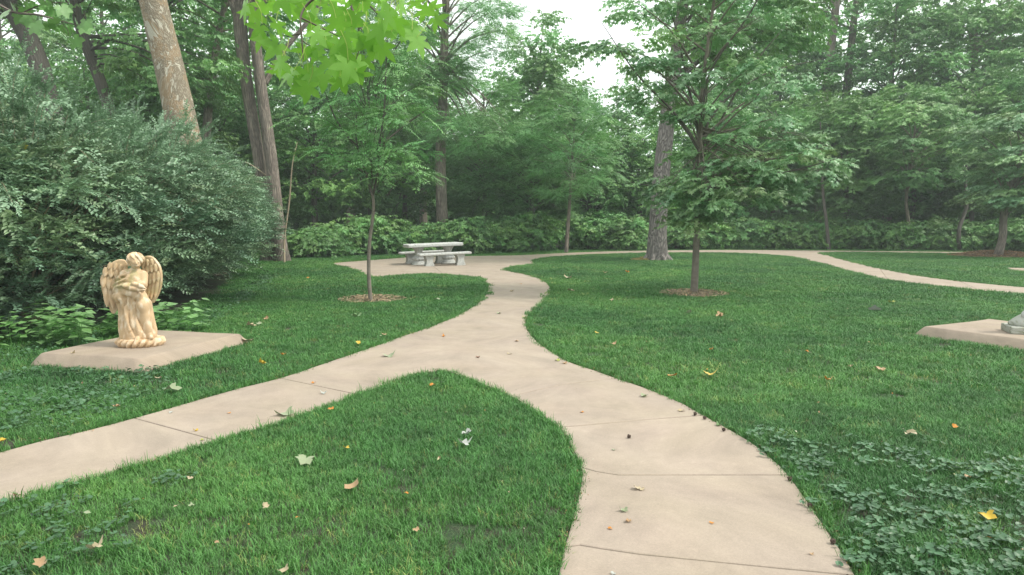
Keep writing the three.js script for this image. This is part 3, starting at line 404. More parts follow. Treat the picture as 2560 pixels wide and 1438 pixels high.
// honeysuckle thicket on the left: arching twigs of small grey green leaves
const thicket = [
  ['big grey green shrub at the left border of the view', -8.7, 9.2, 3.15, 1.8], ['arching shrub leaning over the statue from behind', -7.6, 10.8, 2.95, 1.6], ['dense shrub directly right of the statue wings', -7.4, 12.8, 2.75, 1.7], ['shrub at the bend of the left lawn edge', -7.7, 14.9, 2.8, 1.7],
  ['tall shrub in front of the flaky trunk', -8.3, 17.0, 2.9, 1.8], ['shrub between the flaky trunk and the twin trunks', -9.2, 19.6, 3.0, 1.9], ['dark shrub just left of the twin trunk foot', -10.4, 23.0, 3.6, 2.1], ['shrub in the second row behind the statue', -10.6, 12.2, 3.6, 2.0], ['shrub in the second row at the flaky trunk foot', -11.2, 16.4, 3.5, 2.0], ['shrub in the second row far left', -11.6, 9.8, 3.6, 2.0], ['shrub far back left of the leaning trunk foot', -14.2, 19.5, 4.0, 2.3], ['low shrub reaching round the left foot of the twin trunks', -11.6, 26.4, 2.3, 1.7], ['shrub behind the thin crooked trunk foot', -13.0, 22.8, 3.7, 2.2],
];
thicket.forEach(([label, x, d, h, rad], i) => shrub('honeysuckle_shrub', label, x, d, { seed: 900 + 13 * i, h, rad, rz: rad * 1.1, kind: 'small', mat: M.leafShrub, size: 0.44, clumps: i < 7 ? 62 : 40, per: i < 7 ? 56 : 44, clump: 0.48, shoots: i < 7 ? 60 : 36, flat: 0.75, up: 0.45, tint: 0.35, stems: 8, branchMat: M.paleTwig, lowest: 0.25, droop: 0.1, group: 'honeysuckle shrubs along the left', hollow: 0.35 }));
// undergrowth along the back of the lawn
const under = [ ['beside the twin trunk foot', 770, 31.5, 1.5], ['left of the forked sapling stem', 850, 33, 1.5], ['right behind the forked sapling stem', 930, 34, 1.9], ['left behind the picnic table', 1010, 34.8, 1.4], ['straight behind the picnic table', 1085, 35.5, 1.5], ['right behind the picnic table', 1160, 35, 1.6], ['at the right end of the patio', 1235, 36, 1.7], ['left of the slim sapling', 1320, 37.5, 2.0], ['right of the slim sapling', 1470, 39.5, 1.8], ['left of the thick furrowed trunk', 1560, 39.5, 2.0],
  ['right of the thick furrowed trunk', 1690, 40.1, 1.7], ['behind the young maple trunk', 1765, 40.6, 1.6], ['right of the young maple trunk', 1840, 40.6, 1.8], ['left of where the far paths part', 1915, 40.6, 1.6], ['where the far paths part', 1990, 40.6, 1.8], ['right of where the far paths part', 2070, 40.6, 1.6], ['halfway to the single pale stem', 2150, 40.1, 1.7], ['around the single pale stem', 2230, 39.6, 1.6], ['right of the single pale stem', 2310, 39.5, 1.7], ['left of the mulched tree', 2390, 38.5, 1.8], ['behind the mulched tree', 2470, 38, 1.6], ['at the right border', 2560, 37, 1.8] ];
under.forEach(([where, px, d, h], i) => shrub('undergrowth_bush', 'low leafy green bush at the wood edge ' + where, at(px, d), d, { seed: 1300 + 11 * i, h: h * (0.8 + 0.3 * ((i * 0.37) % 1)), rad: 1.35, rz: 1.1, kind: i % 3 ? 'broad' : 'lobed', mat: i % 4 === 1 ? M.leafBroad : M.leafBroad, size: 0.55, clumps: 26, per: 26, clump: 0.5, up: 0.6, flat: 0.6, lowest: 0.1, group: 'bushes along the wood edge' }));
// ---------------------------------------------------------------- winged statue
function sculpt(prims, lo, size, n, k, post) {      // solid from tapered capsules and ellipsoids melted together, meshed on a grid
  const mc = new MarchingCubes(n, M.concrete, false, false, 260000), f = mc.field; mc.isolation = 0;
  const P = prims.map((p) => ({ ...p, b: p.r2 ?? 0 }));
  const ell = (p, x, y, z) => { const a = (x - p.c[0]) / p.r[0], b = (y - p.c[1]) / p.r[1], c = (z - p.c[2]) / p.r[2], l = Math.sqrt(a * a + b * b + c * c); return (l - 1) * Math.min(p.r[0], p.r[1], p.r[2]); };
  const cap = (p, x, y, z) => { const [ax, ay, az] = p.a, [bx, by, bz] = p.z, dx = bx - ax, dy = by - ay, dz = bz - az, t = clamp(((x - ax) * dx + (y - ay) * dy + (z - az) * dz) / (dx * dx + dy * dy + dz * dz), 0, 1); return Math.hypot(x - ax - dx * t, y - ay - dy * t, z - az - dz * t) - lerp(p.r0, p.r1, t); };
  for (let i = 0; i < n; i++) for (let j = 0; j < n; j++) for (let l = 0; l < n; l++) {
    const x = lo[0] + (size * (l + 0)) / n * 1, y = lo[1] + (size * j) / n, z = lo[2] + (size * i) / n;
    let d = 1;
    for (const p of P) { const e = p.c ? ell(p, x, y, z) : cap(p, x, y, z), kk = p.k ?? k; if (e > d + kk) continue; const h = clamp(0.5 + (0.5 * (d - e)) / kk, 0, 1); d = lerp(d, e, h) - kk * h * (1 - h); }
    f[i * n * n + j * n + l] = -(post ? post(d, x, y, z) : d);
  }
  mc.update();
  const cnt = mc.count, pos = new Float32Array(cnt * 3), half = n / 2;
  for (let i = 0; i < cnt; i++) for (let c = 0; c < 3; c++) pos[i * 3 + c] = lo[c] + (size * (mc.positionArray[i * 3 + c] * half + half)) / n;
  let g = new THREE.BufferGeometry(); g.setAttribute('position', new THREE.BufferAttribute(pos, 3)); g = mergeVertices(g, 1e-4); g.computeVertexNormals(); return g;
}
const C = (a, z, r0, r1 = r0, k) => ({ a, z, r0, r1, k }), E = (c, r, k) => ({ c, r, k });
// weathered cast finish: peach ground with cream rubbed patches, ochre and olive staining where the photograph shows it
function weather(g, olive = () => 0, s = 1) {
  const p = g.attributes.position, col = new Float32Array(p.count * 3);
  for (let i = 0; i < p.count; i++) {
    const x = p.getX(i), y = p.getY(i), z = p.getZ(i), a = fbm(x * 7 * s, y * 7 * s, z * 7 * s), b = fbm(x * 16 + 3, y * 9, z * 16), o = clamp(olive(x, y, z) * smooth(-0.35, 0.5, fbm(x * 11 + 9, y * 11, z * 11)), 0, 1), cream = smooth(-0.1, 0.6, b);
    const c = [0.54, 0.385, 0.225].map((v, k) => lerp(lerp(v * (0.95 + 0.16 * a), [0.70, 0.60, 0.45][k], 0.75 * cream), [0.30, 0.265, 0.11][k], o * 0.75));
    col.set(c, i * 3);
  }
  g.setAttribute('color', new THREE.BufferAttribute(col, 3)); return g;
}
M.angel = std(lin(1, 1, 1), 0.72, { vertexColors: true });
{
  const [sx, sd] = spot(338, 868, 0.14), t = thing('angel_statue', 'peach coloured cast angel statue with wings holding a small bird', 'statue', sx, sd + 0.12, null, 0.137);
  t.scale.set(0.88, 0.985, 0.92);
  // base: oval rocky shell with slanting ribs
  const base = sculpt([E([0.01, 0.055, 0.01], [0.30, 0.10, 0.235])], [-0.36, -0.1, -0.36], 0.72, 96, 0.02, (d, x, y, z) => { const th = Math.atan2(z, x), rr = Math.hypot(x, z); return Math.max(d + 0.022 * smooth(0.14, 0.24, rr) * Math.pow(1 - Math.abs(Math.sin(th * 9 + y * 22)), 2.2) - 0.004 + 0.004 * fbm(x * 12, y * 12, z * 12), y - 0.1 + 0.012 * N3(x * 9, 2, z * 9), -y); });
  mesh('base', weather(base), M.angel, t);
  const body = [
    // gown
    C([-0.03, 0.10, 0.0], [-0.06, 0.60, -0.02], 0.175, 0.135, 0.06), C([-0.14, 0.11, 0.05], [-0.16, 0.55, 0.02], 0.075, 0.085, 0.05), C([0.10, 0.12, 0.06], [0.02, 0.56, 0.03], 0.07, 0.10, 0.05),
    C([0.09, 0.50, 0.09], [0.14, 0.15, 0.075], 0.08, 0.062, 0.05), C([0.0, 0.58, 0.03], [0.09, 0.50, 0.09], 0.10, 0.082, 0.05), C([0.015, 0.5, 0.13], [0.055, 0.13, 0.15], 0.016, 0.022, 0.015), C([-0.1, 0.14, 0.13], [-0.12, 0.40, 0.12], 0.034, 0.024, 0.02), C([-0.01, 0.12, 0.15], [-0.06, 0.42, 0.13], 0.022, 0.02, 0.025), C([-0.16, 0.58, 0.10], [-0.04, 0.22, 0.165], 0.032, 0.024, 0.018), C([-0.19, 0.12, 0.08], [-0.2, 0.3, 0.05], 0.04, 0.03, 0.03), C([0.17, 0.14, 0.02], [0.12, 0.5, 0.02], 0.05, 0.05, 0.04),
    // rolled sash at the hip, knot and scroll
    C([-0.27, 0.60, 0.04], [-0.10, 0.655, 0.13], 0.045, 0.038, 0.025), C([-0.10, 0.655, 0.13], [0.06, 0.62, 0.15], 0.036, 0.05, 0.025), E([0.055, 0.60, 0.14], [0.06, 0.055, 0.055], 0.02), E([-0.2, 0.60, 0.11], [0.055, 0.05, 0.045], 0.015), C([-0.17, 0.58, 0.13], [-0.24, 0.55, 0.08], 0.022, 0.02, 0.015),
    // trunk, shoulders, cloak
    C([-0.06, 0.60, -0.01], [-0.045, 0.80, -0.01], 0.115, 0.11, 0.04), C([-0.14, 0.84, -0.02], [0.06, 0.845, 0.0], 0.066, 0.058, 0.05), C([-0.08, 0.85, -0.01], [-0.01, 0.90, 0.01], 0.07, 0.05, 0.04), C([-0.165, 0.845, 0.0], [-0.24, 0.70, 0.03], 0.064, 0.06, 0.03), C([-0.245, 0.69, 0.04], [-0.09, 0.715, 0.14], 0.06, 0.048, 0.02), C([-0.27, 0.65, 0.02], [-0.12, 0.675, 0.12], 0.035, 0.022, 0.015), C([-0.21, 0.765, 0.07], [-0.05, 0.745, 0.125], 0.03, 0.024, 0.012), C([-0.19, 0.81, 0.06], [-0.03, 0.775, 0.115], 0.022, 0.017, 0.012), E([-0.03, 0.80, 0.065], [0.10, 0.075, 0.06], 0.04), C([0.085, 0.84, 0.0], [0.11, 0.735, 0.08], 0.052, 0.046, 0.03),
    // forearms and palms
    C([-0.09, 0.72, 0.15], [0.10, 0.688, 0.2], 0.036, 0.022, 0.02), C([0.10, 0.688, 0.2], [0.15, 0.69, 0.2], 0.024, 0.02, 0.015), C([0.11, 0.75, 0.10], [0.02, 0.755, 0.165], 0.036, 0.026, 0.02), C([0.02, 0.755, 0.165], [0.085, 0.742, 0.19], 0.024, 0.018, 0.015),
    // neck and head, bowed to its left
    C([-0.035, 0.87, 0.0], [0.0, 0.985, 0.03], 0.045, 0.036, 0.02), E([0.008, 1.012, 0.045], [0.072, 0.085, 0.085], 0.02), E([0.04, 0.977, 0.085], [0.034, 0.036, 0.034], 0.02), C([0.045, 1.012, 0.115], [0.053, 0.990, 0.13], 0.010, 0.012, 0.008), E([0.05, 0.962, 0.105], [0.018, 0.010, 0.012], 0.008), E([0.02, 1.007, 0.118], [0.014, 0.009, 0.008], 0.006), E([0.072, 1.005, 0.097], [0.012, 0.009, 0.01], 0.006),
    // feet
    C([0.02, 0.118, 0.12], [0.04, 0.108, 0.19], 0.034, 0.026, 0.015), C([0.17, 0.13, 0.11], [0.21, 0.115, 0.16], 0.034, 0.026, 0.015),
  ];
  for (let i = 0; i < 5; i++) { body.push(C([0.022 + i * 0.012, 0.102, 0.196 + 0.004 * Math.sin(i * 1.3)], [0.024 + i * 0.013, 0.1, 0.217 - 0.003 * i], 0.0085, 0.007, 0.005), C([0.15 + i * 0.009, 0.688 - 0.003 * Math.abs(i - 2), 0.185 + i * 0.009], [0.178 + (i === 4 ? -0.012 : 0.006 * (2 - Math.abs(i - 2))), 0.694, 0.188 + i * 0.010], 0.0075, 0.006, 0.005), C([0.085, 0.752 - i * 0.011, 0.182 + 0.004 * i], [0.105 + 0.006 * (i === 0 ? -2 : 1), 0.748 - i * 0.012, 0.2 + 0.004 * i], 0.0078, 0.0065, 0.005)); }
  const fold = (d, x, y, z) => {
    const th = Math.atan2(z, x + 0.04), skirt = smooth(0.10, 0.2, y) * (1 - smooth(0.54, 0.62, y)), cape = smooth(0.66, 0.7, y) * (1 - smooth(0.84, 0.9, y)) * (1 - smooth(-0.08, 0.03, x));
    const w = Math.sin(th * 6.5 + 1.5 * Math.sin(y * 5 + th * 1.5) + 1.0 * fbm(x * 2, y * 2, z * 2)), c2 = Math.sin((y * 1.0 - x * 0.55 - z * 0.35) * 70 + 4 * fbm(x * 5, y * 5, z * 5)), hair = smooth(0.985, 1.0, y - (z - 0.04) * 0.25) * smooth(1.2, 1.0, y), hw = Math.sin(Math.atan2(z - 0.04, x - 0.005) * 14 + 14 * y + 5 * fbm(x * 9, y * 9, z * 9));
    return d - 0.026 * skirt * (1 - 0.55 * smooth(0.02, 0.1, x) * smooth(0.2, 0.35, y)) * (Math.pow(Math.abs(w), 0.6) - 0.6) * (1 + 0.5 * (1 - y / 0.6)) - 0.011 * cape * c2 - 0.003 * hair * hw;
  };
  const figure = sculpt(body, [-0.45, 0.05, -0.42], 1.05, 150, 0.03, fold);
  mesh('figure', weather(figure, (x, y, z) => smooth(0.66, 0.72, y) * (1 - smooth(0.9, 0.94, y)) * smooth(0.16, -0.05, x) * 1.3 + 0.25 * smooth(0.4, 0.2, y) * smooth(-0.1, -0.2, x)), M.angel, t);
  const hair = sculpt([E([-0.004, 1.047, 0.025], [0.098, 0.072, 0.098], 0.02), E([-0.075, 1.012, 0.0], [0.045, 0.055, 0.06], 0.02), E([0.075, 1.027, 0.03], [0.042, 0.045, 0.05], 0.02), E([-0.03, 0.987, -0.06], [0.06, 0.06, 0.04], 0.02), E([0.02, 1.067, 0.07], [0.05, 0.03, 0.04], 0.02)], [-0.16, 0.88, -0.16], 0.3, 90, 0.02, (d, x, y, z) => d - 0.0055 * Math.sin(Math.atan2(x - 0.03, z - 0.03) * 8 + y * 75 + 2 * fbm(x * 8, y * 8, z * 8)));
  mesh('hair', weather(hair, () => 0.15), M.angel, t);
  const bird = sculpt([E([0.125, 0.728, 0.205], [0.042, 0.026, 0.026], 0.015), E([0.108, 0.75, 0.21], [0.017, 0.017, 0.017], 0.012), C([0.15, 0.722, 0.205], [0.195, 0.700, 0.21], 0.015, 0.006, 0.012), C([0.098, 0.75, 0.213], [0.086, 0.748, 0.216], 0.006, 0.002, 0.004)], [0.03, 0.64, 0.1], 0.2, 64, 0.012);
  mesh('bird', weather(bird), M.angel, t);
  // wings: a curved core with rows of overlapping feathers
  const feather = (len, wid) => { const s = [], n = 6; for (let i = 0; i <= n; i++) { const v = i / n, w = wid * Math.sqrt(Math.sin(Math.PI * (0.12 + 0.86 * v))) * 0.5; for (const [u, h] of [[-1, 0], [-0.5, 0.6], [0, 1], [0.5, 0.6], [1, 0]]) s.push(V(u * w, -v * len, h * 0.02 * (1 - 0.4 * v))); }
    const pos = [], q = (a, b, c) => pos.push(s[a], s[b], s[c]); for (let i = 0; i < n; i++) for (let u = 0; u < 4; u++) { const a = i * 5 + u; q(a, a + 5, a + 1); q(a + 1, a + 5, a + 6); } let g = mergeVertices(tris(pos).deleteAttribute('normal'), 1e-5); g.computeVertexNormals(); return g; };
  function wing(outline, spine, rows, place, olive) {      // outline [x, y] in the wing's plane
    const sh = new THREE.Shape(); sh.moveTo(...outline[0]); sh.splineThru(outline.slice(1).map((p) => new THREE.Vector2(...p)));
    const g = new THREE.ExtrudeGeometry(sh, { depth: 0.022, bevelEnabled: true, bevelSize: 0.012, bevelThickness: 0.012, bevelSegments: 3, curveSegments: 6 });
    const w = mesh('wing', weather(mergeVertices(g.deleteAttribute('uv').deleteAttribute('normal'), 1e-4), olive), M.angel, t); w.geometry.computeVertexNormals(); place(w);
    rows.forEach(([n, from, to, len, wid, tilt0, tilt1, lift], ri) => { const fg = weather(feather(len, wid), olive); for (let i = 0; i < n; i++) { const u = n > 1 ? i / (n - 1) : 0.5, f = mesh('feather', fg, M.angel, w); f.position.set(lerp(from[0], to[0], u), lerp(from[1], to[1], u) + (from[2] ?? 0) * Math.sin(Math.PI * u), 0.036 + lift + 0.001 * (i % 2)); f.rotation.z = lerp(tilt0, tilt1, u); f.rotation.x = -0.13; f.scale.setScalar(1 - 0.1 * Math.abs(u - 0.5)); } });
  }
  // the wing nearer the shrubs, hanging to the side
  wing([[0.10, 0.0], [0.06, 0.055], [-0.03, 0.05], [-0.14, -0.03], [-0.20, -0.16], [-0.205, -0.30], [-0.16, -0.42], [-0.115, -0.56], [-0.07, -0.53], [-0.02, -0.40], [0.0, -0.2], [0.06, -0.1]], 0, [
    [4, [-0.17, -0.2], [-0.03, -0.24], 0.3, 0.075, 0.02, 0.25, 0.0], [4, [-0.18, -0.10], [-0.01, -0.17], 0.16, 0.075, -0.1, 0.2, 0.012], [4, [-0.14, -0.01, 0.02], [0.03, -0.09], 0.12, 0.07, -0.25, 0.15, 0.024], [4, [-0.08, 0.045, 0.02], [0.08, -0.01], 0.09, 0.055, -0.4, 0.1, 0.036]],
    (w) => { w.position.set(-0.26, 0.96, -0.08); w.rotation.set(0.05, 0.3, 0); }, (x, y) => 0.3 * smooth(-0.2, 0.0, y));
  // the wing behind the other shoulder, opened towards the lawn
  wing([[-0.08, 0.0], [-0.02, 0.07], [0.07, 0.06], [0.15, -0.03], [0.175, -0.13], [0.165, -0.26], [0.12, -0.37], [0.05, -0.47], [0.02, -0.44], [-0.02, -0.3], [-0.06, -0.15]], 0, [
    [4, [0.14, -0.19], [0.0, -0.22], 0.24, 0.07, -0.15, -0.25, 0.0], [4, [0.15, -0.10], [-0.01, -0.14], 0.13, 0.07, 0.1, -0.1, 0.012], [4, [0.12, -0.01, 0.02], [-0.03, -0.06], 0.10, 0.066, 0.25, -0.05, 0.024], [3, [0.08, 0.05, 0.01], [-0.03, 0.02], 0.08, 0.06, 0.4, 0.0, 0.036]],
    (w) => { w.position.set(0.10, 0.985, -0.12); w.rotation.set(0.0, -0.15, 0); }, () => 0.8);
  t.rotation.y = 0.1;
}
{ // mossy statue at the right border, only its foot in view
  const [x, d] = spot(2575, 836, 0.14), t = thing('mossy_statue', 'mossy grey stone statue base on the concrete pad at the right border', 'statue', x + 0.12, d + 0.1, null, 0.137);
  const pl = new RoundedBoxGeometry(0.62, 0.10, 0.44, 3, 0.02); mesh('plinth', pl.translate(0, 0.05, 0), M.mossStone, t);
  const mound = sculpt([E([0, 0.12, 0], [0.29, 0.11, 0.2]), E([0.02, 0.16, -0.02], [0.2, 0.12, 0.15])], [-0.4, -0.15, -0.4], 0.8, 70, 0.04, (d, x, y, z) => Math.max(d + 0.008 * fbm(x * 9, y * 9, z * 9), 0.1 - y));
  mound.setAttribute('uv', new THREE.BufferAttribute(Float32Array.from({ length: mound.attributes.position.count * 2 }, (_, i) => mound.attributes.position.array[Math.floor(i / 2) * 3 + (i % 2 ? 1 : 0)]), 2)); mesh('mound', mound, M.mossStone, t);
  const fig = sculpt([C([0.05, 0.2, 0], [0.04, 0.62, 0], 0.14, 0.1), C([-0.02, 0.62, 0], [0.1, 0.62, 0], 0.07, 0.07), C([-0.05, 0.58, 0], [-0.03, 0.42, 0.1], 0.04, 0.03), C([0.13, 0.58, 0], [0.08, 0.42, 0.1], 0.04, 0.03), E([0.04, 0.76, 0.02], [0.06, 0.075, 0.065]), C([0.04, 0.66, 0], [0.04, 0.72, 0], 0.035, 0.035), E([-0.11, 0.245, 0.06], [0.05, 0.055, 0.05], 0.02)], [-0.45, 0.1, -0.4], 0.85, 84, 0.04, (d, x, y, z) => d - 0.008 * Math.abs(Math.sin(Math.atan2(z, x - 0.05) * 9 + y * 4)) * (1 - smooth(0.5, 0.6, y)));
  fig.setAttribute('uv', new THREE.BufferAttribute(Float32Array.from({ length: fig.attributes.position.count * 2 }, (_, i) => fig.attributes.position.array[Math.floor(i / 2) * 3 + (i % 2 ? 1 : 0)]), 2)); mesh('figure', fig, M.castStone, t);
  t.rotation.y = -0.35;
}
// ---------------------------------------------------------------- stone picnic table and benches
function stoneSlab(len, wid, thick, lobes) {      // bevelled slab with a beaded rim
  const sh = new THREE.Shape(), hx = len / 2, hy = wid / 2, r = 0.06; sh.moveTo(-hx + r, -hy); sh.lineTo(hx - r, -hy); sh.quadraticCurveTo(hx, -hy, hx, -hy + r); sh.lineTo(hx, hy - r); sh.quadraticCurveTo(hx, hy, hx - r, hy); sh.lineTo(-hx + r, hy); sh.quadraticCurveTo(-hx, hy, -hx, hy - r); sh.lineTo(-hx, -hy + r); sh.quadraticCurveTo(-hx, -hy, -hx + r, -hy);
  const g = new THREE.ExtrudeGeometry(sh, { depth: thick * 0.45, bevelEnabled: true, bevelSize: thick * 0.42, bevelThickness: thick * 0.27, bevelOffset: -thick * 0.42, bevelSegments: 4, curveSegments: 5 }); return g.rotateX(-Math.PI / 2).translate(0, -thick * 0.72, 0);
}
function beads(len, wid, y, step, rad) { const gs = [], one = new THREE.SphereGeometry(rad, 7, 5); for (let x = -len / 2 + step; x < len / 2 - step / 2; x += step) for (const z of [-wid / 2, wid / 2]) gs.push(one.clone().scale(1, 0.9, 0.7).translate(x, y, z)); for (let z = -wid / 2 + step; z < wid / 2 - step / 2; z += step) for (const x of [-len / 2, len / 2]) gs.push(one.clone().scale(0.7, 0.9, 1).translate(x, y, z)); return mergeGeometries(gs); }
function benchLeg() { const s = new THREE.Shape(), P = [[-0.11, 0], [0.11, 0], [0.11, 0.075], [0.085, 0.085], [0.09, 0.12], [0.082, 0.15], [0.075, 0.2], [0.08, 0.26], [0.095, 0.31], [0.108, 0.35], [0.10, 0.40], [-0.10, 0.40], [-0.108, 0.35], [-0.095, 0.31], [-0.08, 0.26], [-0.075, 0.2], [-0.082, 0.15], [-0.09, 0.12], [-0.085, 0.085], [-0.11, 0.075]]; s.moveTo(...P[0]); P.slice(1).forEach((p) => s.lineTo(...p)); s.closePath(); return new THREE.ExtrudeGeometry(s, { depth: 0.22, bevelEnabled: true, bevelSize: 0.012, bevelThickness: 0.012, bevelSegments: 2 }).translate(0, 0, -0.11).scale(1.3, 1, 1.1); }
const AXIS = 0.4, TILT = 0.03;
{
  const [ax, ad] = spot(1050, 662, 0.035), [bx, bd] = spot(1118, 657.6, 0.035), cx = (ax + bx) / 2, cd = (ad + bd) / 2;
  const t = thing('picnic_table', 'grey cast stone picnic table on two urn shaped pedestals', 'table', cx, cd, null, PATH_TOP - 0.01); t.rotation.set(0, AXIS, TILT);
  const top = mesh('tabletop', stoneSlab(2.08, 0.84, 0.125), M.castStone, t); top.position.y = 0.79; mesh('rim_beads', beads(2.06, 0.82, -0.04, 0.045, 0.018), M.castStone, top);
  const prof = [[0, 0], [0.235, 0], [0.235, 0.06], [0.215, 0.075], [0.2, 0.085], [0.205, 0.11], [0.2, 0.14], [0.17, 0.155], [0.165, 0.18], [0.2, 0.22], [0.205, 0.27], [0.17, 0.31], [0.125, 0.36], [0.105, 0.43], [0.11, 0.5], [0.135, 0.57], [0.175, 0.64], [0.19, 0.67], [0.19, 0.70], [0, 0.70]].map(([a, b]) => new THREE.Vector2(a, b));
  const ped = new THREE.LatheGeometry(prof, 40).scale(1.18, 1, 1.18); { const p = ped.attributes.position; for (let i = 0; i < p.count; i++) { const x = p.getX(i), y = p.getY(i), z = p.getZ(i), th = Math.atan2(z, x), k = 1 + (y > 0.19 ? 0.06 : 0) * Math.sin(th * 12) * smooth(0.7, 0.3, Math.abs(y - 0.4)); p.setXYZ(i, x * k, y, z * k); } ped.computeVertexNormals(); }
  for (const s of [-1, 1]) { const m = mesh('pedestal', ped, M.castStone, t); m.position.set(s * 0.56, 0, 0); }
  for (const [label, off, shift] of [['grey stone bench on the near side of the picnic table', -1, 0.16], ['grey stone bench behind the picnic table', 1, -0.1]]) {
    const b = thing('stone_bench', label, 'bench', cx + off * 0.82 * -Math.sin(AXIS) * 1 + shift * Math.cos(AXIS), cd + off * 0.82 * Math.cos(AXIS) + shift * Math.sin(AXIS), 'stone benches at the picnic table', PATH_TOP - 0.01); b.rotation.set(0, AXIS, TILT);
    const seat = mesh('seat', stoneSlab(1.95, 0.42, 0.085), M.castStone, b); seat.position.y = 0.475; mesh('rim_beads', beads(1.93, 0.4, -0.035, 0.042, 0.016), M.castStone, seat);
    for (const s of [-1, 1]) { const l = mesh('leg', benchLeg(), M.castStone, b); l.position.set(s * 0.58, 0, 0); }
  }
}
// ---------------------------------------------------------------- mulch beds
const beds = [];
function mulch(label, px, py, rx, rz, h, mat, seed, n) {
  const [x, d] = spot(px, py), t = thing('mulch_bed', label, 'mulch bed', x, d, 'mulch beds around the lawn trees'); beds.push([x, d, rx, rz]);
  const g = new THREE.CircleGeometry(1, 40, 0).rotateX(-Math.PI / 2), r = rng(seed), pos = [0, h, 0], idx = [];
  for (let k = 1; k <= 5; k++) for (let i = 0; i < 36; i++) { const a = (i / 36) * 6.2832, q = (k / 5) * (1 + 0.14 * N3(Math.cos(a) * 2 + seed, Math.sin(a) * 2, 1)); pos.push(Math.cos(a) * rx * q, h * Math.cos((k / 5) * 1.57) + 0.004 + 0.02 * N3(Math.cos(a) * 4 * q, Math.sin(a) * 4 * q, seed), Math.sin(a) * rz * q); }
  for (let i = 0; i < 36; i++) { idx.push(0, 1 + (i + 1) % 36, 1 + i); for (let k = 0; k < 4; k++) { const a = 1 + k * 36 + i, b = 1 + k * 36 + (i + 1) % 36; idx.push(a, b, a + 36, b, b + 36, a + 36); } }
  const m = new THREE.BufferGeometry(); m.setAttribute('position', new THREE.Float32BufferAttribute(pos, 3)); m.setIndex(idx); m.computeVertexNormals(); mesh('mound', m, std(lin(0.12, 0.085, 0.055), 1), t);
  const chip = new THREE.BoxGeometry(1, 0.14, 0.3), list = [];
  for (let i = 0; i < n; i++) { const a = r() * 6.28, q = Math.sqrt(r()) * 1.08, y = h * Math.cos(Math.min(1, q) * 1.57) + 0.02 + 0.03 * r(), s = (0.03 + 0.07 * r() * r()) * (h > 0.1 ? 1.7 : 1), v = 0.45 + 0.9 * r(), k = r(); EU.set((r() - 0.5) * 0.8, r() * 6.28, (r() - 0.5) * 0.9);
    list.push({ m: new THREE.Matrix4().compose(V(Math.cos(a) * rx * q, y, Math.sin(a) * rz * q), new THREE.Quaternion().setFromEuler(EU), V(s, s * 0.6, s)), c: lin(v, v * (0.86 + 0.1 * k), v * (0.66 + 0.2 * k)) }); }
  instanced('chips', chip, mat, list, t).userData.kind = 'stuff';
}
M.straw = std(lin(0.33, 0.285, 0.21), 1); M.chips = std(lin(0.26, 0.185, 0.125), 1);
mulch('ring of pale straw and mulch around the young maple', 1735, 735, 0.70, 0.75, 0.03, M.straw, 3, 900);
mulch('patch of mulch and straw around the forked sapling', 930, 750, 0.62, 0.7, 0.03, M.straw, 4, 800);
mulch('mound of brown wood chips around the pale trunk on the right', 2492, 641, 1.95, 1.6, 0.24, M.chips, 5, 2600);
{ // clippings heaped at the foot of the thick trunk
  const [x, d] = spot(1610, 651), t = thing('clippings_heap', 'small heap of yellowed clippings at the foot of the thick trunk', 'clippings', x, d), r = rng(9), list = [];
  const blade = tris([V(-0.5, 0, 0.03), V(0.5, 0, 0), V(-0.5, 0, -0.03), V(-0.5, 0.03, 0), V(0.5, 0, 0), V(-0.5, -0.03, 0)]);
  for (let i = 0; i < 420; i++) { const a = r() * 6.28, q = Math.sqrt(r()), v = 0.6 + 0.7 * r(); EU.set((r() - 0.5), r() * 6.28, (r() - 0.5) * 1.2); const s = 0.1 + 0.16 * r(); list.push({ m: new THREE.Matrix4().compose(V(Math.cos(a) * 0.5 * q, 0.03 + 0.16 * (1 - q) * r(), Math.sin(a) * 0.4 * q), new THREE.Quaternion().setFromEuler(EU), V(s, s, s)), c: lin(v, v * 0.95, v * 0.7) }); }
  instanced('clippings', blade, std(lin(0.42, 0.36, 0.2), 1), list, t).userData.kind = 'stuff';
}
// ---------------------------------------------------------------- lawn
const lawnLeft = [[0, -9], [6, -8], [9, -6.9], [12, -5.9], [15, -6.4], [19, -7.6], [23, -9.2], [29, -11.5], [36, -15], [44, -18]];
function leftEdge(d) { for (let i = 1; i < lawnLeft.length; i++) if (d < lawnLeft[i][0]) { const [a, b] = lawnLeft[i - 1], [e, f] = lawnLeft[i]; return lerp(b, f, (d - a) / (e - a)); } return -18; }
const padFoot = [padA, padB];
const inPad = (x, d) => padFoot.some((p) => inside(p, x, d));
const inBed = (x, d, k) => beds.some(([a, b, rx, rz]) => ((x - a) / (rx * k)) ** 2 + ((d - b) / (rz * k)) ** 2 < 1);
function tuft(seed, n, rad, h, w) {
  const r = rng(seed), out = [];
  for (let i = 0; i < n; i++) {
    const a = r() * 6.28, q = Math.sqrt(r()) * rad, b = V(Math.cos(a) * q, -0.005, Math.sin(a) * q), f = r() * 6.28, H = h * (0.55 + 0.65 * r()), lean = H * (0.25 + 0.75 * r()), dir = V(Math.cos(f), 0, Math.sin(f)), s = V(-Math.sin(f), 0, Math.cos(f)).multiplyScalar(w * (0.6 + 0.6 * r()));
    const m = b.clone().addScaledVector(dir, lean * 0.35).add(V(0, H * 0.62, 0)), t = b.clone().addScaledVector(dir, lean).add(V(0, H * (0.85 + 0.15 * r()), 0)), s2 = s.clone().multiplyScalar(0.75);
    out.push(b.clone().add(s), b.clone().sub(s), m.clone().add(s2), b.clone().sub(s), m.clone().sub(s2), m.clone().add(s2), m.clone().add(s2), m.clone().sub(s2), t);
  }
  return tris(out);
}
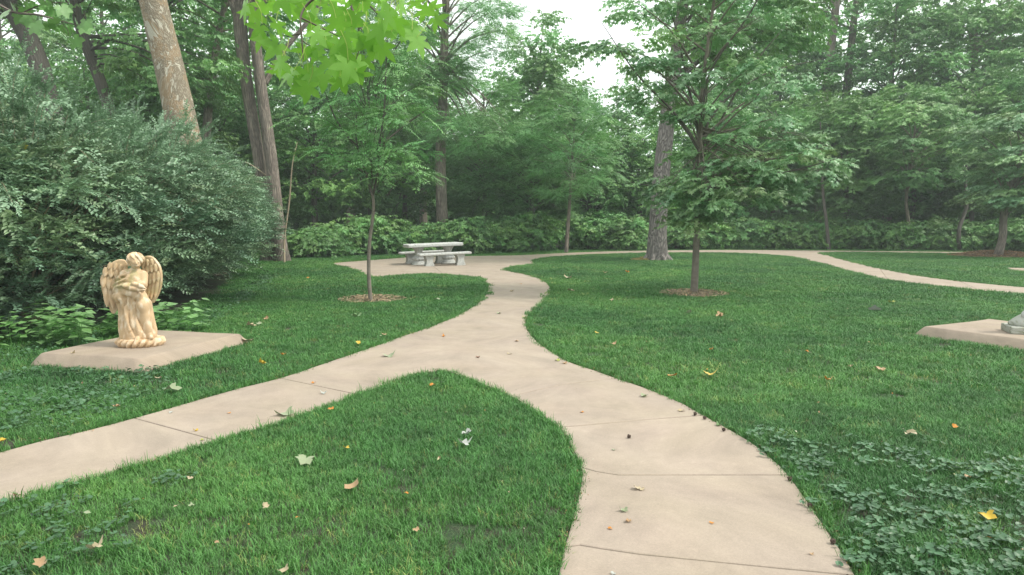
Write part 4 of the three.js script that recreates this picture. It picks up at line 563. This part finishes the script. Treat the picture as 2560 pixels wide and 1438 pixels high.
const bare = (x, d) => fbm(x * 1.3 + 5, d * 1.3, 7);
function sow(label, d0, d1, density, n, rad, h, w, seed) {
  const r = rng(seed), list = [[], []], A = (d1 * d1 - d0 * d0), N = Math.round(density * (A * 0.8 + 4.8 * (d1 - d0)) * 0.85);
  for (let i = 0; i < N; i++) {
    const d = Math.sqrt(d0 * d0 + r() * A), x = (r() * 2 - 1) * (0.80 * d + 2.4), u = r(), v = r();
    if (x < leftEdge(d) || onPath(x, d) || inPad(x, d) || (inBed(x, d, 0.75) && r() > 0.16)) continue;
    const b = bare(x, d); if (d < 12 && b > 0.52 && u < 0.75) continue;
    const patch = fbm(x * 0.35, d * 0.35, 3), small = fbm(x * 2.2, d * 2.2, 11), dry = smooth(0.25, 0.8, small + 0.5 * b) * v, s = (0.75 + 0.55 * r()) * (1 + 0.18 * small), val = 0.96 + 0.34 * patch + 0.26 * small + 0.4 * (r() - 0.5);
    const straw = r() < 0.06 + 0.2 * dry, c = straw ? lin(3.2 * val, 1.35 * val, 2.0 * val) : lin(val * (1 + 0.25 * patch + 0.5 * dry), val, val * (1.0 + 0.3 * r()));
    EU.set((r() - 0.5) * 0.3, r() * 6.28, (r() - 0.5) * 0.3);
    list[u < 0.5 ? 0 : 1].push({ m: new THREE.Matrix4().compose(V(x, 0, -d), new THREE.Quaternion().setFromEuler(EU), V(s, s * (straw ? 0.7 : 1), s)), c });
  }
  list.forEach((l, k) => tag(instanced('lawn_grass', tuft(seed + k * 7, n, rad, h, w), M.grass, l), label, 'grass', 'lawn grass', 'stuff'));
}
sow('mown green lawn grass', 1.6, 6.5, 1000, 20, 0.05, 0.05, 0.0019, 1001);
sow('mown green lawn grass', 6.5, 14, 330, 34, 0.085, 0.05, 0.0027, 1002);
sow('mown green lawn grass', 14, 42, 85, 80, 0.17, 0.045, 0.0046, 1003);
{ // longer grass leaning over the edges of the concrete
  const r = rng(55), list = [], g = tuft(88, 14, 0.04, 0.085, 0.0024);
  for (const c of [R(0, 40), L(0, 38), B(0, 25), F(1, 11)]) for (let i = 1; i < c.length; i++) {
    const [ax, ad] = c[i - 1], [bx, bd] = c[i], len = Math.hypot(bx - ax, bd - ad), md = (ad + bd) / 2; if (md < 1.4 || md > 30 || Math.abs(ax) > 0.85 * md + 2.4) continue;
    const nn = Math.round(len * (md < 9 ? 130 : 45));
    for (let k = 0; k < nn; k++) { const t = r(), o = (r() - 0.5) * 0.16, x = lerp(ax, bx, t) - ((bd - ad) / len) * o, d = lerp(ad, bd, t) + ((bx - ax) / len) * o; if (onPath(x, d) || inPad(x, d)) continue; const s = (0.55 + (md < 7 ? 1.25 : 0.75) * r() * r() * r()) * (md < 9 ? 1 : 1.3), v = 0.75 + 0.5 * r(); EU.set((r() - 0.5) * 0.7, r() * 6.28, (r() - 0.5) * 0.7); list.push({ m: new THREE.Matrix4().compose(V(x, 0, -d), new THREE.Quaternion().setFromEuler(EU), V(s, s, s)), c: lin(v, v, v) }); }
  }
  const crumbs = [], lump = new THREE.IcosahedronGeometry(1, 0);
  for (const c of [R(0, 40), L(0, 38), B(0, 25)]) for (let i = 1; i < c.length; i++) {
    const [ax, ad] = c[i - 1], [bx, bd] = c[i], len = Math.hypot(bx - ax, bd - ad), md = (ad + bd) / 2; if (md < 1.4 || md > 16 || Math.abs(ax) > 0.85 * md + 1) continue;
    for (let k = 0; k < len * 55; k++) { const t = r(), o = (r() + r() - 1) * 0.07, x = lerp(ax, bx, t) - ((bd - ad) / len) * o, d = lerp(ad, bd, t) + ((bx - ax) / len) * o; if (N3(x * 2.5, d * 2.5, 5) < -0.05) continue; const s = 0.0022 + 0.0065 * r() * r() * r(), v = 0.5 + r(); EU.set(r() * 6, r() * 6, r() * 6); crumbs.push({ m: new THREE.Matrix4().compose(V(x, onPath(x, d) ? PATH_TOP + s * 0.3 : 0.03, -d), new THREE.Quaternion().setFromEuler(EU), V(s * 1.7, s * 0.8, s)), c: r() < 0.3 ? lin(3.2 * v, 2.6 * v, 1.8 * v) : lin(v, v, v) }); }
  }
  tag(instanced('edge_soil', lump, std(lin(0.085, 0.062, 0.042), 1), crumbs), 'crumbs of soil and thatch along the edges of the path', 'soil', null, 'stuff');
  tag(instanced('edge_grass', g, M.grass, list), 'longer grass leaning over the edges of the path', 'grass', null, 'stuff');
}
{ // fine litter in the grass and on the concrete: leaf crumbs, straw, petals
  const r = rng(505), bit = tris([V(-0.5, 0, 0), V(0, 0.16, 0.34), V(0.5, 0.05, 0), V(-0.5, 0, 0), V(0.5, 0.05, 0), V(0, 0.12, -0.3)]), list = [];
  const hues = [[0.46, 0.38, 0.24], [0.34, 0.22, 0.12], [0.42, 0.19, 0.04], [0.42, 0.42, 0.32], [0.17, 0.1, 0.06], [0.36, 0.34, 0.2]];
  for (let i = 0; i < 2600; i++) {
    const d = Math.sqrt(4 + r() * 500), x = (r() * 2 - 1) * (0.78 * d + 0.6); if (x < leftEdge(d) || inPad(x, d)) continue;
    const on = onPath(x, d), h = hues[Math.floor(r() * hues.length)], s = (0.009 + 0.028 * r() * r()) * (on ? 0.55 : 1); if (on && r() < 0.55) continue;
    EU.set((r() - 0.5) * (on ? 0.4 : 1.2), r() * 6.28, (r() - 0.5) * (on ? 0.4 : 1.2)); list.push({ m: new THREE.Matrix4().compose(V(x, on ? PATH_TOP + 0.003 : 0.03 + 0.025 * r(), -d), new THREE.Quaternion().setFromEuler(EU), V(s, s, s * (0.3 + 0.7 * r()))), c: lin(...h) });
  }
  tag(instanced('fine_litter', bit, std(lin(1, 1, 1), 0.9), list), 'crumbs of dry leaf and straw scattered over lawn and path', 'litter', null, 'stuff');
}
// round leaved creeping cover
function roundCluster(seed, n, rad, leaf) {
  const r = rng(seed), out = [];
  for (let i = 0; i < n; i++) { const a = r() * 6.28, q = Math.sqrt(r()) * rad, h = 0.02 + 0.035 * r(), b = V(Math.cos(a) * q, h, Math.sin(a) * q), up = V((r() - 0.5) * 1.1, 1, (r() - 0.5) * 1.1).normalize(), e = V(1, 0, 0).cross(up).normalize(), f = up.clone().cross(e), R2 = leaf * (0.55 + 0.7 * r()), ph = r() * 6.28;
    const rim = []; for (let k = 0; k <= 7; k++) { const w = ph + 0.35 + (k / 7) * 5.6, z = R2 * (1 + 0.08 * Math.sin(k * 3)); rim.push(b.clone().addScaledVector(e, Math.cos(w) * z).addScaledVector(f, Math.sin(w) * z).addScaledVector(up, R2 * 0.2)); }
    for (let k = 0; k < 7; k++) out.push(b, rim[k], rim[k + 1]); }
  return tris(out);
}
function cover(name, label, seed, zones, geo, density, size) {
  const r = rng(seed), list = [];
  for (const poly of zones) { const p = poly.map(([x, y]) => spot(x, y)), x0 = Math.min(...p.map((q) => q[0])), x1 = Math.max(...p.map((q) => q[0])), d0 = Math.min(...p.map((q) => q[1])), d1 = Math.max(...p.map((q) => q[1])), n = (x1 - x0) * (d1 - d0) * density;
    for (let i = 0; i < n; i++) { const x = lerp(x0, x1, r()), d = lerp(d0, d1, r()), k = fbm(x * 1.1 + seed, d * 1.1, 2); if (!inside(p, x + 0.35 * N3(x * 3, d * 3, 1), d + 0.35 * N3(x * 3, d * 3, 9)) || r() > smooth(-0.6, 0.3, k) || onPath(x, d) || inPad(x, d)) continue; const s = size * (0.6 + 0.7 * r()), v = 0.75 + 0.55 * r(); EU.set((r() - 0.5) * 0.3, r() * 6.28, (r() - 0.5) * 0.3); list.push({ m: new THREE.Matrix4().compose(V(x, 0, -d), new THREE.Quaternion().setFromEuler(EU), V(s, s, s)), c: lin(v, v, v * (0.95 + 0.15 * r())) }); } }
  tag(instanced(name, geo, M.leafCover, list), label, 'ground cover', null, 'stuff');
}
cover('creeping_cover', 'round leaved creeping plants spreading in the grass along the path', 61, [[[1830, 1075], [2000, 1090], [2200, 1120], [2640, 1180], [2900, 1700], [2300, 1700], [2120, 1400], [2020, 1250], [1930, 1150]]], roundCluster(5, 7, 0.08, 0.015), 150, 1);
cover('clover_cover', 'low clover and leafy weeds between the shrubs and the path', 62, [[[-250, 1000], [60, 925], [360, 935], [470, 925], [420, 990], [250, 1060], [0, 1125], [-400, 1220]], [[300, 800], [470, 800], [600, 735], [650, 690], [690, 690], [600, 770], [480, 835], [400, 845]], [[-300, 930], [-200, 850], [120, 800], [290, 810], [240, 870], [90, 915]]], roundCluster(6, 9, 0.085, 0.014), 120, 1.1);
cover('clover_cover', 'scattered low weeds in the near left grass', 63, [[[-200, 1300], [250, 1215], [420, 1180], [330, 1330], [150, 1500], [-300, 1600]]], roundCluster(7, 6, 0.06, 0.014), 70, 1);
// leafy weeds in the shade beside the statue pad
[['left of the statue pad at the border', -6.75, 8.6, 0.42], ['bright, just left behind the statue', -5.55, 9.0, 0.5], ['behind the statue under the shrubs', -5.2, 9.6, 0.55], ['right behind the statue foot', -4.9, 9.9, 0.45], ['at the far left under the shrub', -6.3, 9.3, 0.5]].forEach(([where, x, d, h], i) => {
  const t = thing('leafy_weed', 'broad leaved green weed ' + where, 'plant', x, d, 'weeds beside the statue'), r = rng(40 + i), list = [];
  for (let k = 0; k < 16; k++) { const s = h * (0.6 + 0.5 * r()), v = 0.8 + 0.5 * r(); EU.set((r() - 0.5) * 0.5, r() * 6.28, (r() - 0.5) * 0.5); list.push({ m: new THREE.Matrix4().compose(V((r() - 0.5) * 0.9, 0, (r() - 0.5) * 0.6), new THREE.Quaternion().setFromEuler(EU), V(s, s, s)), c: lin(v, v, v) }); }
  instanced('leaves', SPRAYS.herb, M.leafBroad, list, t).userData.kind = 'stuff';
});
// ---------------------------------------------------------------- overhanging branches: every leaf a piece of its own
function starLeaf(points, seed) {      // pointed star leaf lying in xy, petiole end at the origin, tip towards +y, length about 1
  const r = rng(seed), out = [], cy = 0.16, bend = 0.1 + 0.28 * r(), put = (x, y, z = 0) => { const q = Math.hypot(x, y - cy); return V(x, y, z - bend * q * q * 0.6 + 0.02 * Math.sin(6 * x + seed)); };
  const lobes = [...points].sort((a, b) => a[0] - b[0]).map(([a, l, w]) => [a + (r() - 0.5) * 0.12, l * (0.93 + 0.14 * r()), w]), at = (a, q, z) => put(Math.sin(a) * q, cy + Math.cos(a) * q, z), c = at(0, 0, -0.012), n = lobes.length;
  const notch = [at(-2.75, 0.2, 0), ...lobes.slice(1).map(([a, l, w], k) => at((a + lobes[k][0]) / 2, Math.min(l, lobes[k][1]) * (0.34 + 0.5 * w), 0.006)), at(2.75, 0.2, 0)];
  lobes.forEach(([a, l, w], k) => { const m = at(a, l * 0.5, -0.008), tip = at(a, l, 0), bl = at(a - Math.atan(w * 0.82 / (l * 0.6)), Math.hypot(w * 0.82, l * 0.6), 0.008), br = at(a + Math.atan(w * 0.82 / (l * 0.6)), Math.hypot(w * 0.82, l * 0.6), 0.008), nl = notch[k], nr = notch[k + 1]; out.push(c, m, nl, c, nr, m, nl, m, bl, bl, m, tip, m, br, tip, m, nr, br); });
  return mergeVertices(tris(out).deleteAttribute('normal'), 1e-4);
}
const GUM = [[0, 0.84, 0.19], [0.98, 0.78, 0.175], [-0.98, 0.78, 0.175], [1.86, 0.56, 0.13], [-1.86, 0.56, 0.13]], PLANE = [[0, 0.7, 0.27], [0.85, 0.66, 0.24], [-0.85, 0.66, 0.24], [1.7, 0.45, 0.2], [-1.7, 0.45, 0.2]];
const gumLeaves = [1, 2, 3, 4].map((s) => { const g = starLeaf(GUM, s); g.computeVertexNormals(); return g; }), planeLeaves = [5, 6, 7].map((s) => { const g = starLeaf(PLANE, s); g.computeVertexNormals(); return g; });
function sight(px, py, d) { const x = (px - 1280) / LENS, y = -(py - 719) / LENS, c = Math.cos(DOWN), s = -Math.sin(DOWN), up = y * c + s, fwd = -(y * s - c); return V((x * d) / fwd, EYE + (up * d) / fwd, -d); }
function hang(root, geos, mat, list, size, seed, stalk) {      // leaves by where their stalk ends: [column, row, turn]
  const r = rng(seed);
  for (const [px, py, turn, dep, k] of list) {
    const p = sight(px, py, dep + (r() - 0.5) * 0.35), m = mesh('leaf', geos[Math.floor(r() * geos.length)], Array.isArray(mat) ? mat[Math.floor(r() * mat.length)] : mat, root), s = size * (k ?? 1) * (0.85 + 0.3 * r());
    m.position.copy(p); EU.set(-0.45 + (r() - 0.5) * 1.7, (r() - 0.5) * 1.7, turn + (r() - 0.5) * 0.4, 'ZXY'); m.quaternion.setFromEuler(EU); m.scale.setScalar(s);
    const e = p.clone().add(V((r() - 0.5) * 0.08, 0.05 + 0.05 * r(), (r() - 0.5) * 0.08)); stalk.push(tube([p, p.clone().lerp(e, 0.5).add(V(0.008, 0.004, 0)), e], [0.0011, 0.0012, 0.0016], 4, 3));
  }
}
{
  const t = thing('sweetgum_tree', 'overhanging branch of bright backlit star shaped leaves at the top', 'tree', 0, 0);
  const top = V(-2.9, 5.2, 0.6);
  mesh('trunk', tube([V(-3.4, -0.1, 1.2), V(-3.35, 2.5, 1.15), V(-3.3, 5.2, 1.1), V(-3.2, 8.5, 1.0)], [0.24, 0.2, 0.17, 0.08], 14, 6), M.greyBark, t);
  mesh('limb', tube([V(-3.32, 4.3, 1.1), V(-2.4, 4.9, -0.4), V(-1.4, 4.7, -1.9), V(-0.75, 3.9, -2.7), sight(870, -40, 3.05)], [0.08, 0.06, 0.042, 0.028, 0.012], 10, 7), M.greyBark, t);
  const b0 = sight(870, -40, 3.05), tw = [], T = (pts, r0) => tw.push(tube(pts, [r0, r0 * 0.8, r0 * 0.4], 6, 5));
  T([b0, sight(885, 40, 3.0), sight(905, 75, 2.95)], 0.007); T([b0, sight(780, 0, 3.05), sight(752, 40, 3.0), sight(754, 90, 2.98), sight(758, 148, 2.95)], 0.006); T([sight(753, 45, 3.0), sight(800, 68, 3.0), sight(845, 90, 3.0)], 0.0045); T([sight(752, 85, 2.98), sight(730, 88, 3.0), sight(716, 92, 3.0)], 0.003); T([b0, sight(930, 20, 3.05), sight(960, 45, 3.0), sight(1010, 52, 2.95)], 0.005); T([sight(754, 100, 2.98), sight(770, 112, 3.0), sight(778, 115, 3.0)], 0.003); T([b0, sight(760, -40, 3.1), sight(660, -30, 3.1)], 0.006); T([sight(895, 60, 2.97), sight(900, 110, 2.95), sight(890, 150, 2.95)], 0.004);
  mesh('twigs', mergeGeometries(tw), M.twig, t);
  const PI = Math.PI, list = [];
  // columns and rows of the stalk ends, turn of the leaf (0 = tip up, PI = hanging)
  for (const [px, py, tn, k] of [[665, 5, 2.2, 1.1], [700, 168, 2.6], [745, 195, 3.3], [772, 205, 3.0], [890, 175, 3.2], [932, 122, 3.5], [1042, 92, 3.4], [1082, 42, 4.0], [960, 105, 3.0], [915, 140, 2.8], [850, 190, 3.3], [655, 85, 2.7], [690, 50, 3.1], [1068, 10, 3.8], [690, 0, 3.4], [745, 15, 3.6], [765, 115, 2.7], [790, 45, 2.4], [840, 120, 2.8], [900, 50, 2.4], [1000, 40, 2.2], [845, 15, 2.5], [860, 50, 3.8], [640, 20, 2.4, 1.1], [620, 10, 2.2, 1.1], [800, 120, 2.6], [860, 75, 3.4], [870, 118, 2.8], [780, 75, 3.9], [720, 8, 2.8], [655, 60, 2.5, 0.95], [700, 105, 2.6, 1.05], [705, 140, 2.9], [715, 155, 2.2], [735, 175, 2.5, 1.05], [755, 165, 3.5, 1.05], [750, 185, 3.1, 1.05], [770, 180, 3.9], [780, 110, 3.4], [800, 70, 3.1], [815, 100, 3.3], [775, 25, 3.7], [830, 85, 3.0], [850, 95, 3.5], [820, 140, 3.3, 1.05], [855, 145, 3.6], [870, 150, 2.9, 1.1], [885, 150, 3.7, 1.05], [812, 175, 3.2, 1.05], [835, 165, 3.7], [880, 80, 3.2], [905, 75, 3.6, 1.1], [920, 90, 3.1], [935, 95, 4.0, 1.05], [945, 60, 3.4], [960, 45, 2.9], [985, 50, 3.6, 1.05], [1010, 50, 2.9, 1.1], [1025, 55, 3.9, 1.1], [1030, 75, 3.3], [1050, 25, 4.5, 1.1], [975, 20, 2.6], [900, 5, 3.6], [870, 20, 3.1], [820, 10, 3.4], [890, 30, 2.7], [840, 45, 3.3], [995, 5, 3.9], [1035, 0, 4.2], [960, -10, 3.0], [880, -15, 3.3], [780, -10, 3.0], [740, -15, 2.6], [700, -20, 3.3], [830, -25, 3.1], [920, -25, 2.9], [1010, -25, 3.5]]) list.push([px, py, tn, 3.0 + 0.28 * Math.sin(px * 0.7 + py), k]);
  const stalks = []; hang(t, gumLeaves, M.leafGum, list, 0.092, 17, stalks); mesh('leaf_stalks', mergeGeometries(stalks), std(lin(0.3, 0.4, 0.08), 0.7), t).userData.kind = 'stuff';
}
{
  const t = thing('plane_tree_branch', 'hanging branch with dull green lobed leaves in the upper left corner', 'tree branch', 0, 0);
  const a = sight(-160, -120, 6.2), tw = [];
  tw.push(tube([a, sight(20, 25, 6), sight(100, 38, 5.9), sight(190, 62, 5.9), sight(240, 68, 5.9)], [0.02, 0.012, 0.008, 0.004, 0.002], 6, 6), tube([sight(60, 30, 6), sight(110, 10, 6), sight(180, 5, 6)], [0.007, 0.005, 0.002], 5, 5), tube([sight(150, 50, 5.9), sight(168, 75, 5.9), sight(172, 88, 5.9)], [0.004, 0.003, 0.002], 5, 4));
  const trunkPts = [sight(-160, -120, 6.2), V(-6.2, 5.2, -5.5), V(-6.8, 4.6, -4.6)];
  mesh('branch', mergeGeometries([...tw, tube(trunkPts, [0.022, 0.05, 0.07], 8, 5)]), M.greyBark, t);
  mesh('trunk', tube([V(-6.9, -0.1, -4.4), V(-6.85, 3, -4.45), V(-6.8, 5.5, -4.5), V(-6.6, 9, -4.5)], [0.22, 0.19, 0.16, 0.07], 14, 5), M.greyBark, t);
  const stalks = []; hang(t, planeLeaves, M.leafBroad, [[22, 30, 2.0, 6, 1.2], [45, 28, 3.4, 6, 1.2], [60, 18, 2.6, 6], [75, 35, 3.1, 5.9], [85, 55, 3.6, 5.9], [100, 45, 2.7, 5.9], [115, 55, 3.4, 5.9], [130, 45, 3.0, 5.9], [140, 62, 2.5, 5.9], [165, 60, 3.3, 5.9], [190, 50, 2.8, 5.9], [205, 62, 3.7, 5.9], [215, 48, 3.2, 5.9], [160, 88, 2.9, 5.9], [180, 92, 3.8, 5.9], [70, 5, 3.2, 6], [110, 0, 3.0, 6], [150, 12, 3.5, 6], [170, 8, 2.6, 6], [120, 20, 3.3, 6], [30, 10, 2.8, 6]], 0.125, 19, stalks); mesh('leaf_stalks', mergeGeometries(stalks), M.twig, t).userData.kind = 'stuff';
}
// ---------------------------------------------------------------- fallen leaves, seed balls
const tones = { cream: lin(0.40, 0.33, 0.20), tan: lin(0.38, 0.25, 0.13), orange: lin(0.5, 0.2, 0.02), yellow: lin(0.52, 0.36, 0.03), lime: lin(0.32, 0.35, 0.08), brown: lin(0.18, 0.085, 0.04), pale: lin(0.25, 0.30, 0.17), green: lin(0.15, 0.26, 0.10), grey: lin(0.38, 0.40, 0.36) };
const fallenMat = {}; for (const k in tones) fallenMat[k] = new THREE.MeshPhysicalMaterial({ color: tones[k], roughness: 0.8, transmission: 0.2, thickness: 0, side: THREE.DoubleSide });
function curled(shape, seed, curl) { const g = starLeaf(shape, seed).clone(), p = g.attributes.position, r = rng(seed + 50), ax = r() * 3, rip = 0.04 + 0.05 * r(); for (let i = 0; i < p.count; i++) { const x = p.getX(i), y = p.getY(i) - 0.35, u = x * Math.cos(ax) + y * Math.sin(ax), v = -x * Math.sin(ax) + y * Math.cos(ax); p.setXYZ(i, x, p.getZ(i) * 0.4 + curl * u * u + rip * Math.sin(v * 9 + seed) + 0.10 * curl * v * v, -y); } g.computeVertexNormals(); return g; }
const WIDE = [[0, 0.66, 0.3], [0.8, 0.6, 0.27], [-0.8, 0.6, 0.27], [1.6, 0.46, 0.22], [-1.6, 0.46, 0.22]];
const fallenGeo = [curled(WIDE, 1, 0.7), curled(PLANE, 2, 1.3), curled(WIDE, 3, 1.0), curled(PLANE, 4, 1.9), curled(WIDE, 5, 1.6), curled([[0, 0.75, 0.3], [0.6, 0.5, 0.2], [-0.6, 0.5, 0.2]], 6, 1.4)];
const fallen = [ // column, row, width in the photograph, tone, where
  [1679, 942, 32, 'orange', 'bright orange lobed leaf on the lawn right of the junction'], [1777, 939, 40, 'yellow', 'yellow green lobed leaf on the lawn right of the orange one'], [1394, 897, 18, 'lime', 'lime leaf on the path edge above the right branch'], [1411, 904, 16, 'tan', 'tan leaf beside the lime leaf on the path edge'], [1611, 985, 26, 'pale', 'pale green leaf on the path edge below the lawn'], [1702, 1021, 24, 'cream', 'cream leaf on the path edge left of the seed balls'], [1455, 1024, 12, 'orange', 'small orange leaf in the middle of the upper right slab'], [1535, 1117, 13, 'pale', 'small pale leaf in the middle of the third slab'],
  [1598, 1213, 34, 'cream', 'curled cream leaf just below the straight slab joint'], [1559, 1268, 24, 'pale', 'curled pale green leaf on the large front slab'], [1570, 1294, 20, 'tan', 'tan leaf next to the curled pale green leaf'], [1524, 1311, 17, 'orange', 'orange leaf at the left of the large front slab'], [1780, 1297, 14, 'orange', 'small orange leaf in the middle of the large front slab'], [2029, 1374, 13, 'tan', 'small tan leaf at the right of the large front slab'], [1534, 1423, 16, 'grey', 'small grey leaf on the frontmost slab'], [1797, 1057, 20, 'green', 'dull green leaf beside the seed balls on the path edge'],
  [292, 1020, 20, 'tan', 'tan leaf on the weeds left above the left path'], [427, 1024, 16, 'grey', 'whitish leaf at the upper edge of the left path'], [572, 1026, 11, 'orange', 'small orange leaf in the middle of the left path'], [712, 1030, 52, 'pale', 'long pale green leaf at the lower edge of the left path'], [826, 1026, 22, 'orange', 'orange leaf on the grass edge below the left path'], [489, 1070, 14, 'yellow', 'small yellow leaf beside the left path joint'], [505, 1093, 12, 'lime', 'small lime leaf at the lower end of the left path joint'], [473, 1200, 30, 'cream', 'large cream leaf on the near left grass'], [761, 1155, 54, 'pale', 'long pale green leaf flat in the near grass'],
  [865, 1124, 18, 'yellow', 'yellow leaf in the near grass right of the long pale leaf'], [880, 1221, 46, 'tan', 'large curved tan leaf in the middle of the near grass'], [236, 1376, 44, 'cream', 'largest cream leaf at the bottom left of the grass'], [102, 1416, 38, 'tan', 'crumpled tan leaf in the bottom left corner'], [440, 1271, 18, 'cream', 'small cream leaf below the large cream leaf'], [211, 1288, 30, 'pale', 'pale green rolled leaf near the left border'], [478, 1270, 18, 'pale', 'small round pale leaf in the near left grass'], [665, 1271, 22, 'cream', 'crumpled cream leaf in the centre of the near grass'], [39, 1244, 14, 'brown', 'brown leaf on the left path at the border'], [7, 1106, 22, 'yellow', 'yellow leaf at the left border above the path'], [541, 1362, 16, 'tan', 'small tan leaf low in the near grass'], [744, 1299, 14, 'orange', 'small orange leaf low in the near grass'], [710, 1432, 30, 'cream', 'cream leaf cut by the bottom border'],
  [1080, 966, 20, 'orange', 'orange yellow leaf near the tip of the near lawn'], [1160, 1113, 38, 'grey', 'large silvery leaf in the near lawn'], [1168, 1087, 30, 'grey', 'thin silvery leaf just above the large silvery one'], [1017, 1239, 18, 'orange', 'orange brown leaf low in the near lawn'], [1040, 1330, 20, 'tan', 'tan leaf at the bottom of the near lawn'], [430, 978, 46, 'pale', 'large pale green leaf in the grass below the statue pad'], [397, 948, 20, 'cream', 'cream leaf right below the statue pad'], [655, 911, 24, 'yellow', 'bright yellow leaf on the lawn right of the statue pad'], [707, 889, 16, 'orange', 'orange leaf above the bright yellow leaf'], [895, 860, 24, 'yellow', 'yellow orange leaf on the lawn below the sapling'], [960, 838, 16, 'tan', 'tan leaf on the lawn edge near the path below the sapling'], [972, 886, 36, 'pale', 'large pale green leaf lying on the path junction'], [783, 952, 14, 'orange', 'orange leaf on the left path near the junction'], [808, 978, 18, 'grey', 'whitish leaf on the left path near the junction'], [1195, 889, 14, 'brown', 'brown leaf in the middle of the path junction'], [1291, 849, 18, 'tan', 'tan leaf by the lawn edge above the junction'], [1274, 880, 16, 'cream', 'cream leaf on the junction near the lawn'],
  [627, 816, 28, 'cream', 'cream leaf on the lawn above the statue pad'], [646, 812, 20, 'pale', 'greenish leaf touching the cream leaf above the pad'], [664, 800, 18, 'tan', 'tan leaf above the cream leaf on the left lawn'], [890, 793, 34, 'green', 'large dull green leaf on the lawn below the sapling'], [770, 696, 12, 'orange', 'small orange leaf on the lawn left of the sapling'], [620, 853, 34, 'cream', 'pale leaf at the right tip of the statue pad'], [1247, 781, 14, 'pale', 'pale leaf in the middle of the narrow path'], [1312, 791, 18, 'cream', 'pale leaf at the lawn edge of the narrow path'], [1109, 837, 12, 'orange', 'small orange leaf at the left of the narrow path'], [1279, 726, 14, 'cream', 'cream leaf on the path near the bend'], [1302, 708, 10, 'orange', 'tiny orange leaf on the path at the bend'], [1092, 750, 22, 'pale', 'pale green leaf on the lawn between sapling and path'],
  [1420, 696, 26, 'cream', 'cream leaf on the right lawn near the path bend'], [1428, 728, 22, 'cream', 'second cream leaf on the right lawn near the path bend'], [1513, 683, 12, 'tan', 'tan leaf on the right lawn below the thick trunk'], [1568, 681, 14, 'orange', 'orange leaf on the right lawn below the thick trunk'], [1529, 752, 22, 'cream', 'pale leaf on the right lawn left of the mulch ring'], [1493, 834, 14, 'yellow', 'yellow leaf on the right lawn above the junction'], [1533, 862, 20, 'tan', 'tan leaf on the right lawn above the orange leaf'], [1722, 783, 20, 'pale', 'pale leaf on the lawn below the maple mulch ring'], [1800, 792, 26, 'tan', 'large tan leaf on the lawn right below the mulch ring'], [1778, 876, 14, 'orange', 'orange brown leaf in the middle of the right lawn'], [2018, 881, 16, 'orange', 'orange leaf on the lawn left of the right pad'], [2188, 776, 38, 'grey', 'long whitish leaf on the lawn above the right pad'], [2230, 757, 18, 'lime', 'lime leaf above the long whitish leaf'], [2199, 925, 32, 'tan', 'large tan leaf on the lawn below the right pad'], [2070, 952, 22, 'orange', 'orange leaf left below the large tan leaf'], [2127, 919, 16, 'cream', 'cream leaf left of the large tan leaf'], [2275, 1088, 44, 'cream', 'large cream lobed leaf on the right grass'], [2388, 1070, 18, 'orange', 'orange leaf right of the large cream leaf'], [2467, 1297, 42, 'yellow', 'yellow green leaf on the creeping cover at the right'], [2420, 1197, 18, 'tan', 'tan leaf above the yellow green leaf at the right'], [185, 905, 20, 'cream', 'cream leaf on the left edge of the statue pad'], [198, 925, 12, 'yellow', 'yellow leaf in front of the statue pad'],
];
fallen.forEach(([px, py, w, tone, label], i) => {
  const [x, d] = spot(px, py, 0.04), k = (w / LENS) * Math.hypot(d, EYE), r = rng(700 + i), on = onPath(x, d), pd = inPad(x, d);
  const m = mesh('fallen_leaf', fallenGeo[i % fallenGeo.length], fallenMat[tone]); tag(m, label, 'leaf', 'fallen leaves');
  m.scale.setScalar(k * 0.88); m.position.set(x, (on ? PATH_TOP + 0.004 : pd ? 0.125 : 0.052) + 0.02 * k, -d); m.rotation.set((r() - 0.5) * (on ? 0.25 : 0.7), r() * 6.28, (r() - 0.5) * (on ? 0.25 : 0.7));
});
{
  const g = new THREE.IcosahedronGeometry(0.012, 3), p = g.attributes.position; for (let i = 0; i < p.count; i++) { const x = p.getX(i), y = p.getY(i), z = p.getZ(i), k = 0.85 + 0.9 * Math.abs(N3(x * 420, y * 420, z * 420)) ; p.setXYZ(i, x * k, y * k, z * k); } g.computeVertexNormals();
  const mat = std(lin(0.06, 0.04, 0.028), 0.95);
  [[2083, 1343, 'on the path at the creeping cover near the bottom'], [2025, 1254, 'at the edge of the creeping cover halfway down'], [1810, 1067, 'on the path edge right of the dull green leaf'], [1762, 1038, 'on the path edge at the joint'], [1738, 1028, 'on the path edge just above the joint'], [1573, 1084, 'alone in the middle of the third slab'], [1975, 1188, 'at the right end of the straight joint']].forEach(([px, py, w], i) => { const [x, d] = spot(px, py, 0.05), m = mesh('seed_ball', g, mat); m.position.set(x, PATH_TOP + 0.015, -d); m.rotation.set(i, i * 2, 0); tag(m, 'dark spiky seed ball ' + w, 'seed ball', 'seed balls along the path'); });
}
renderer.render(scene, camera);
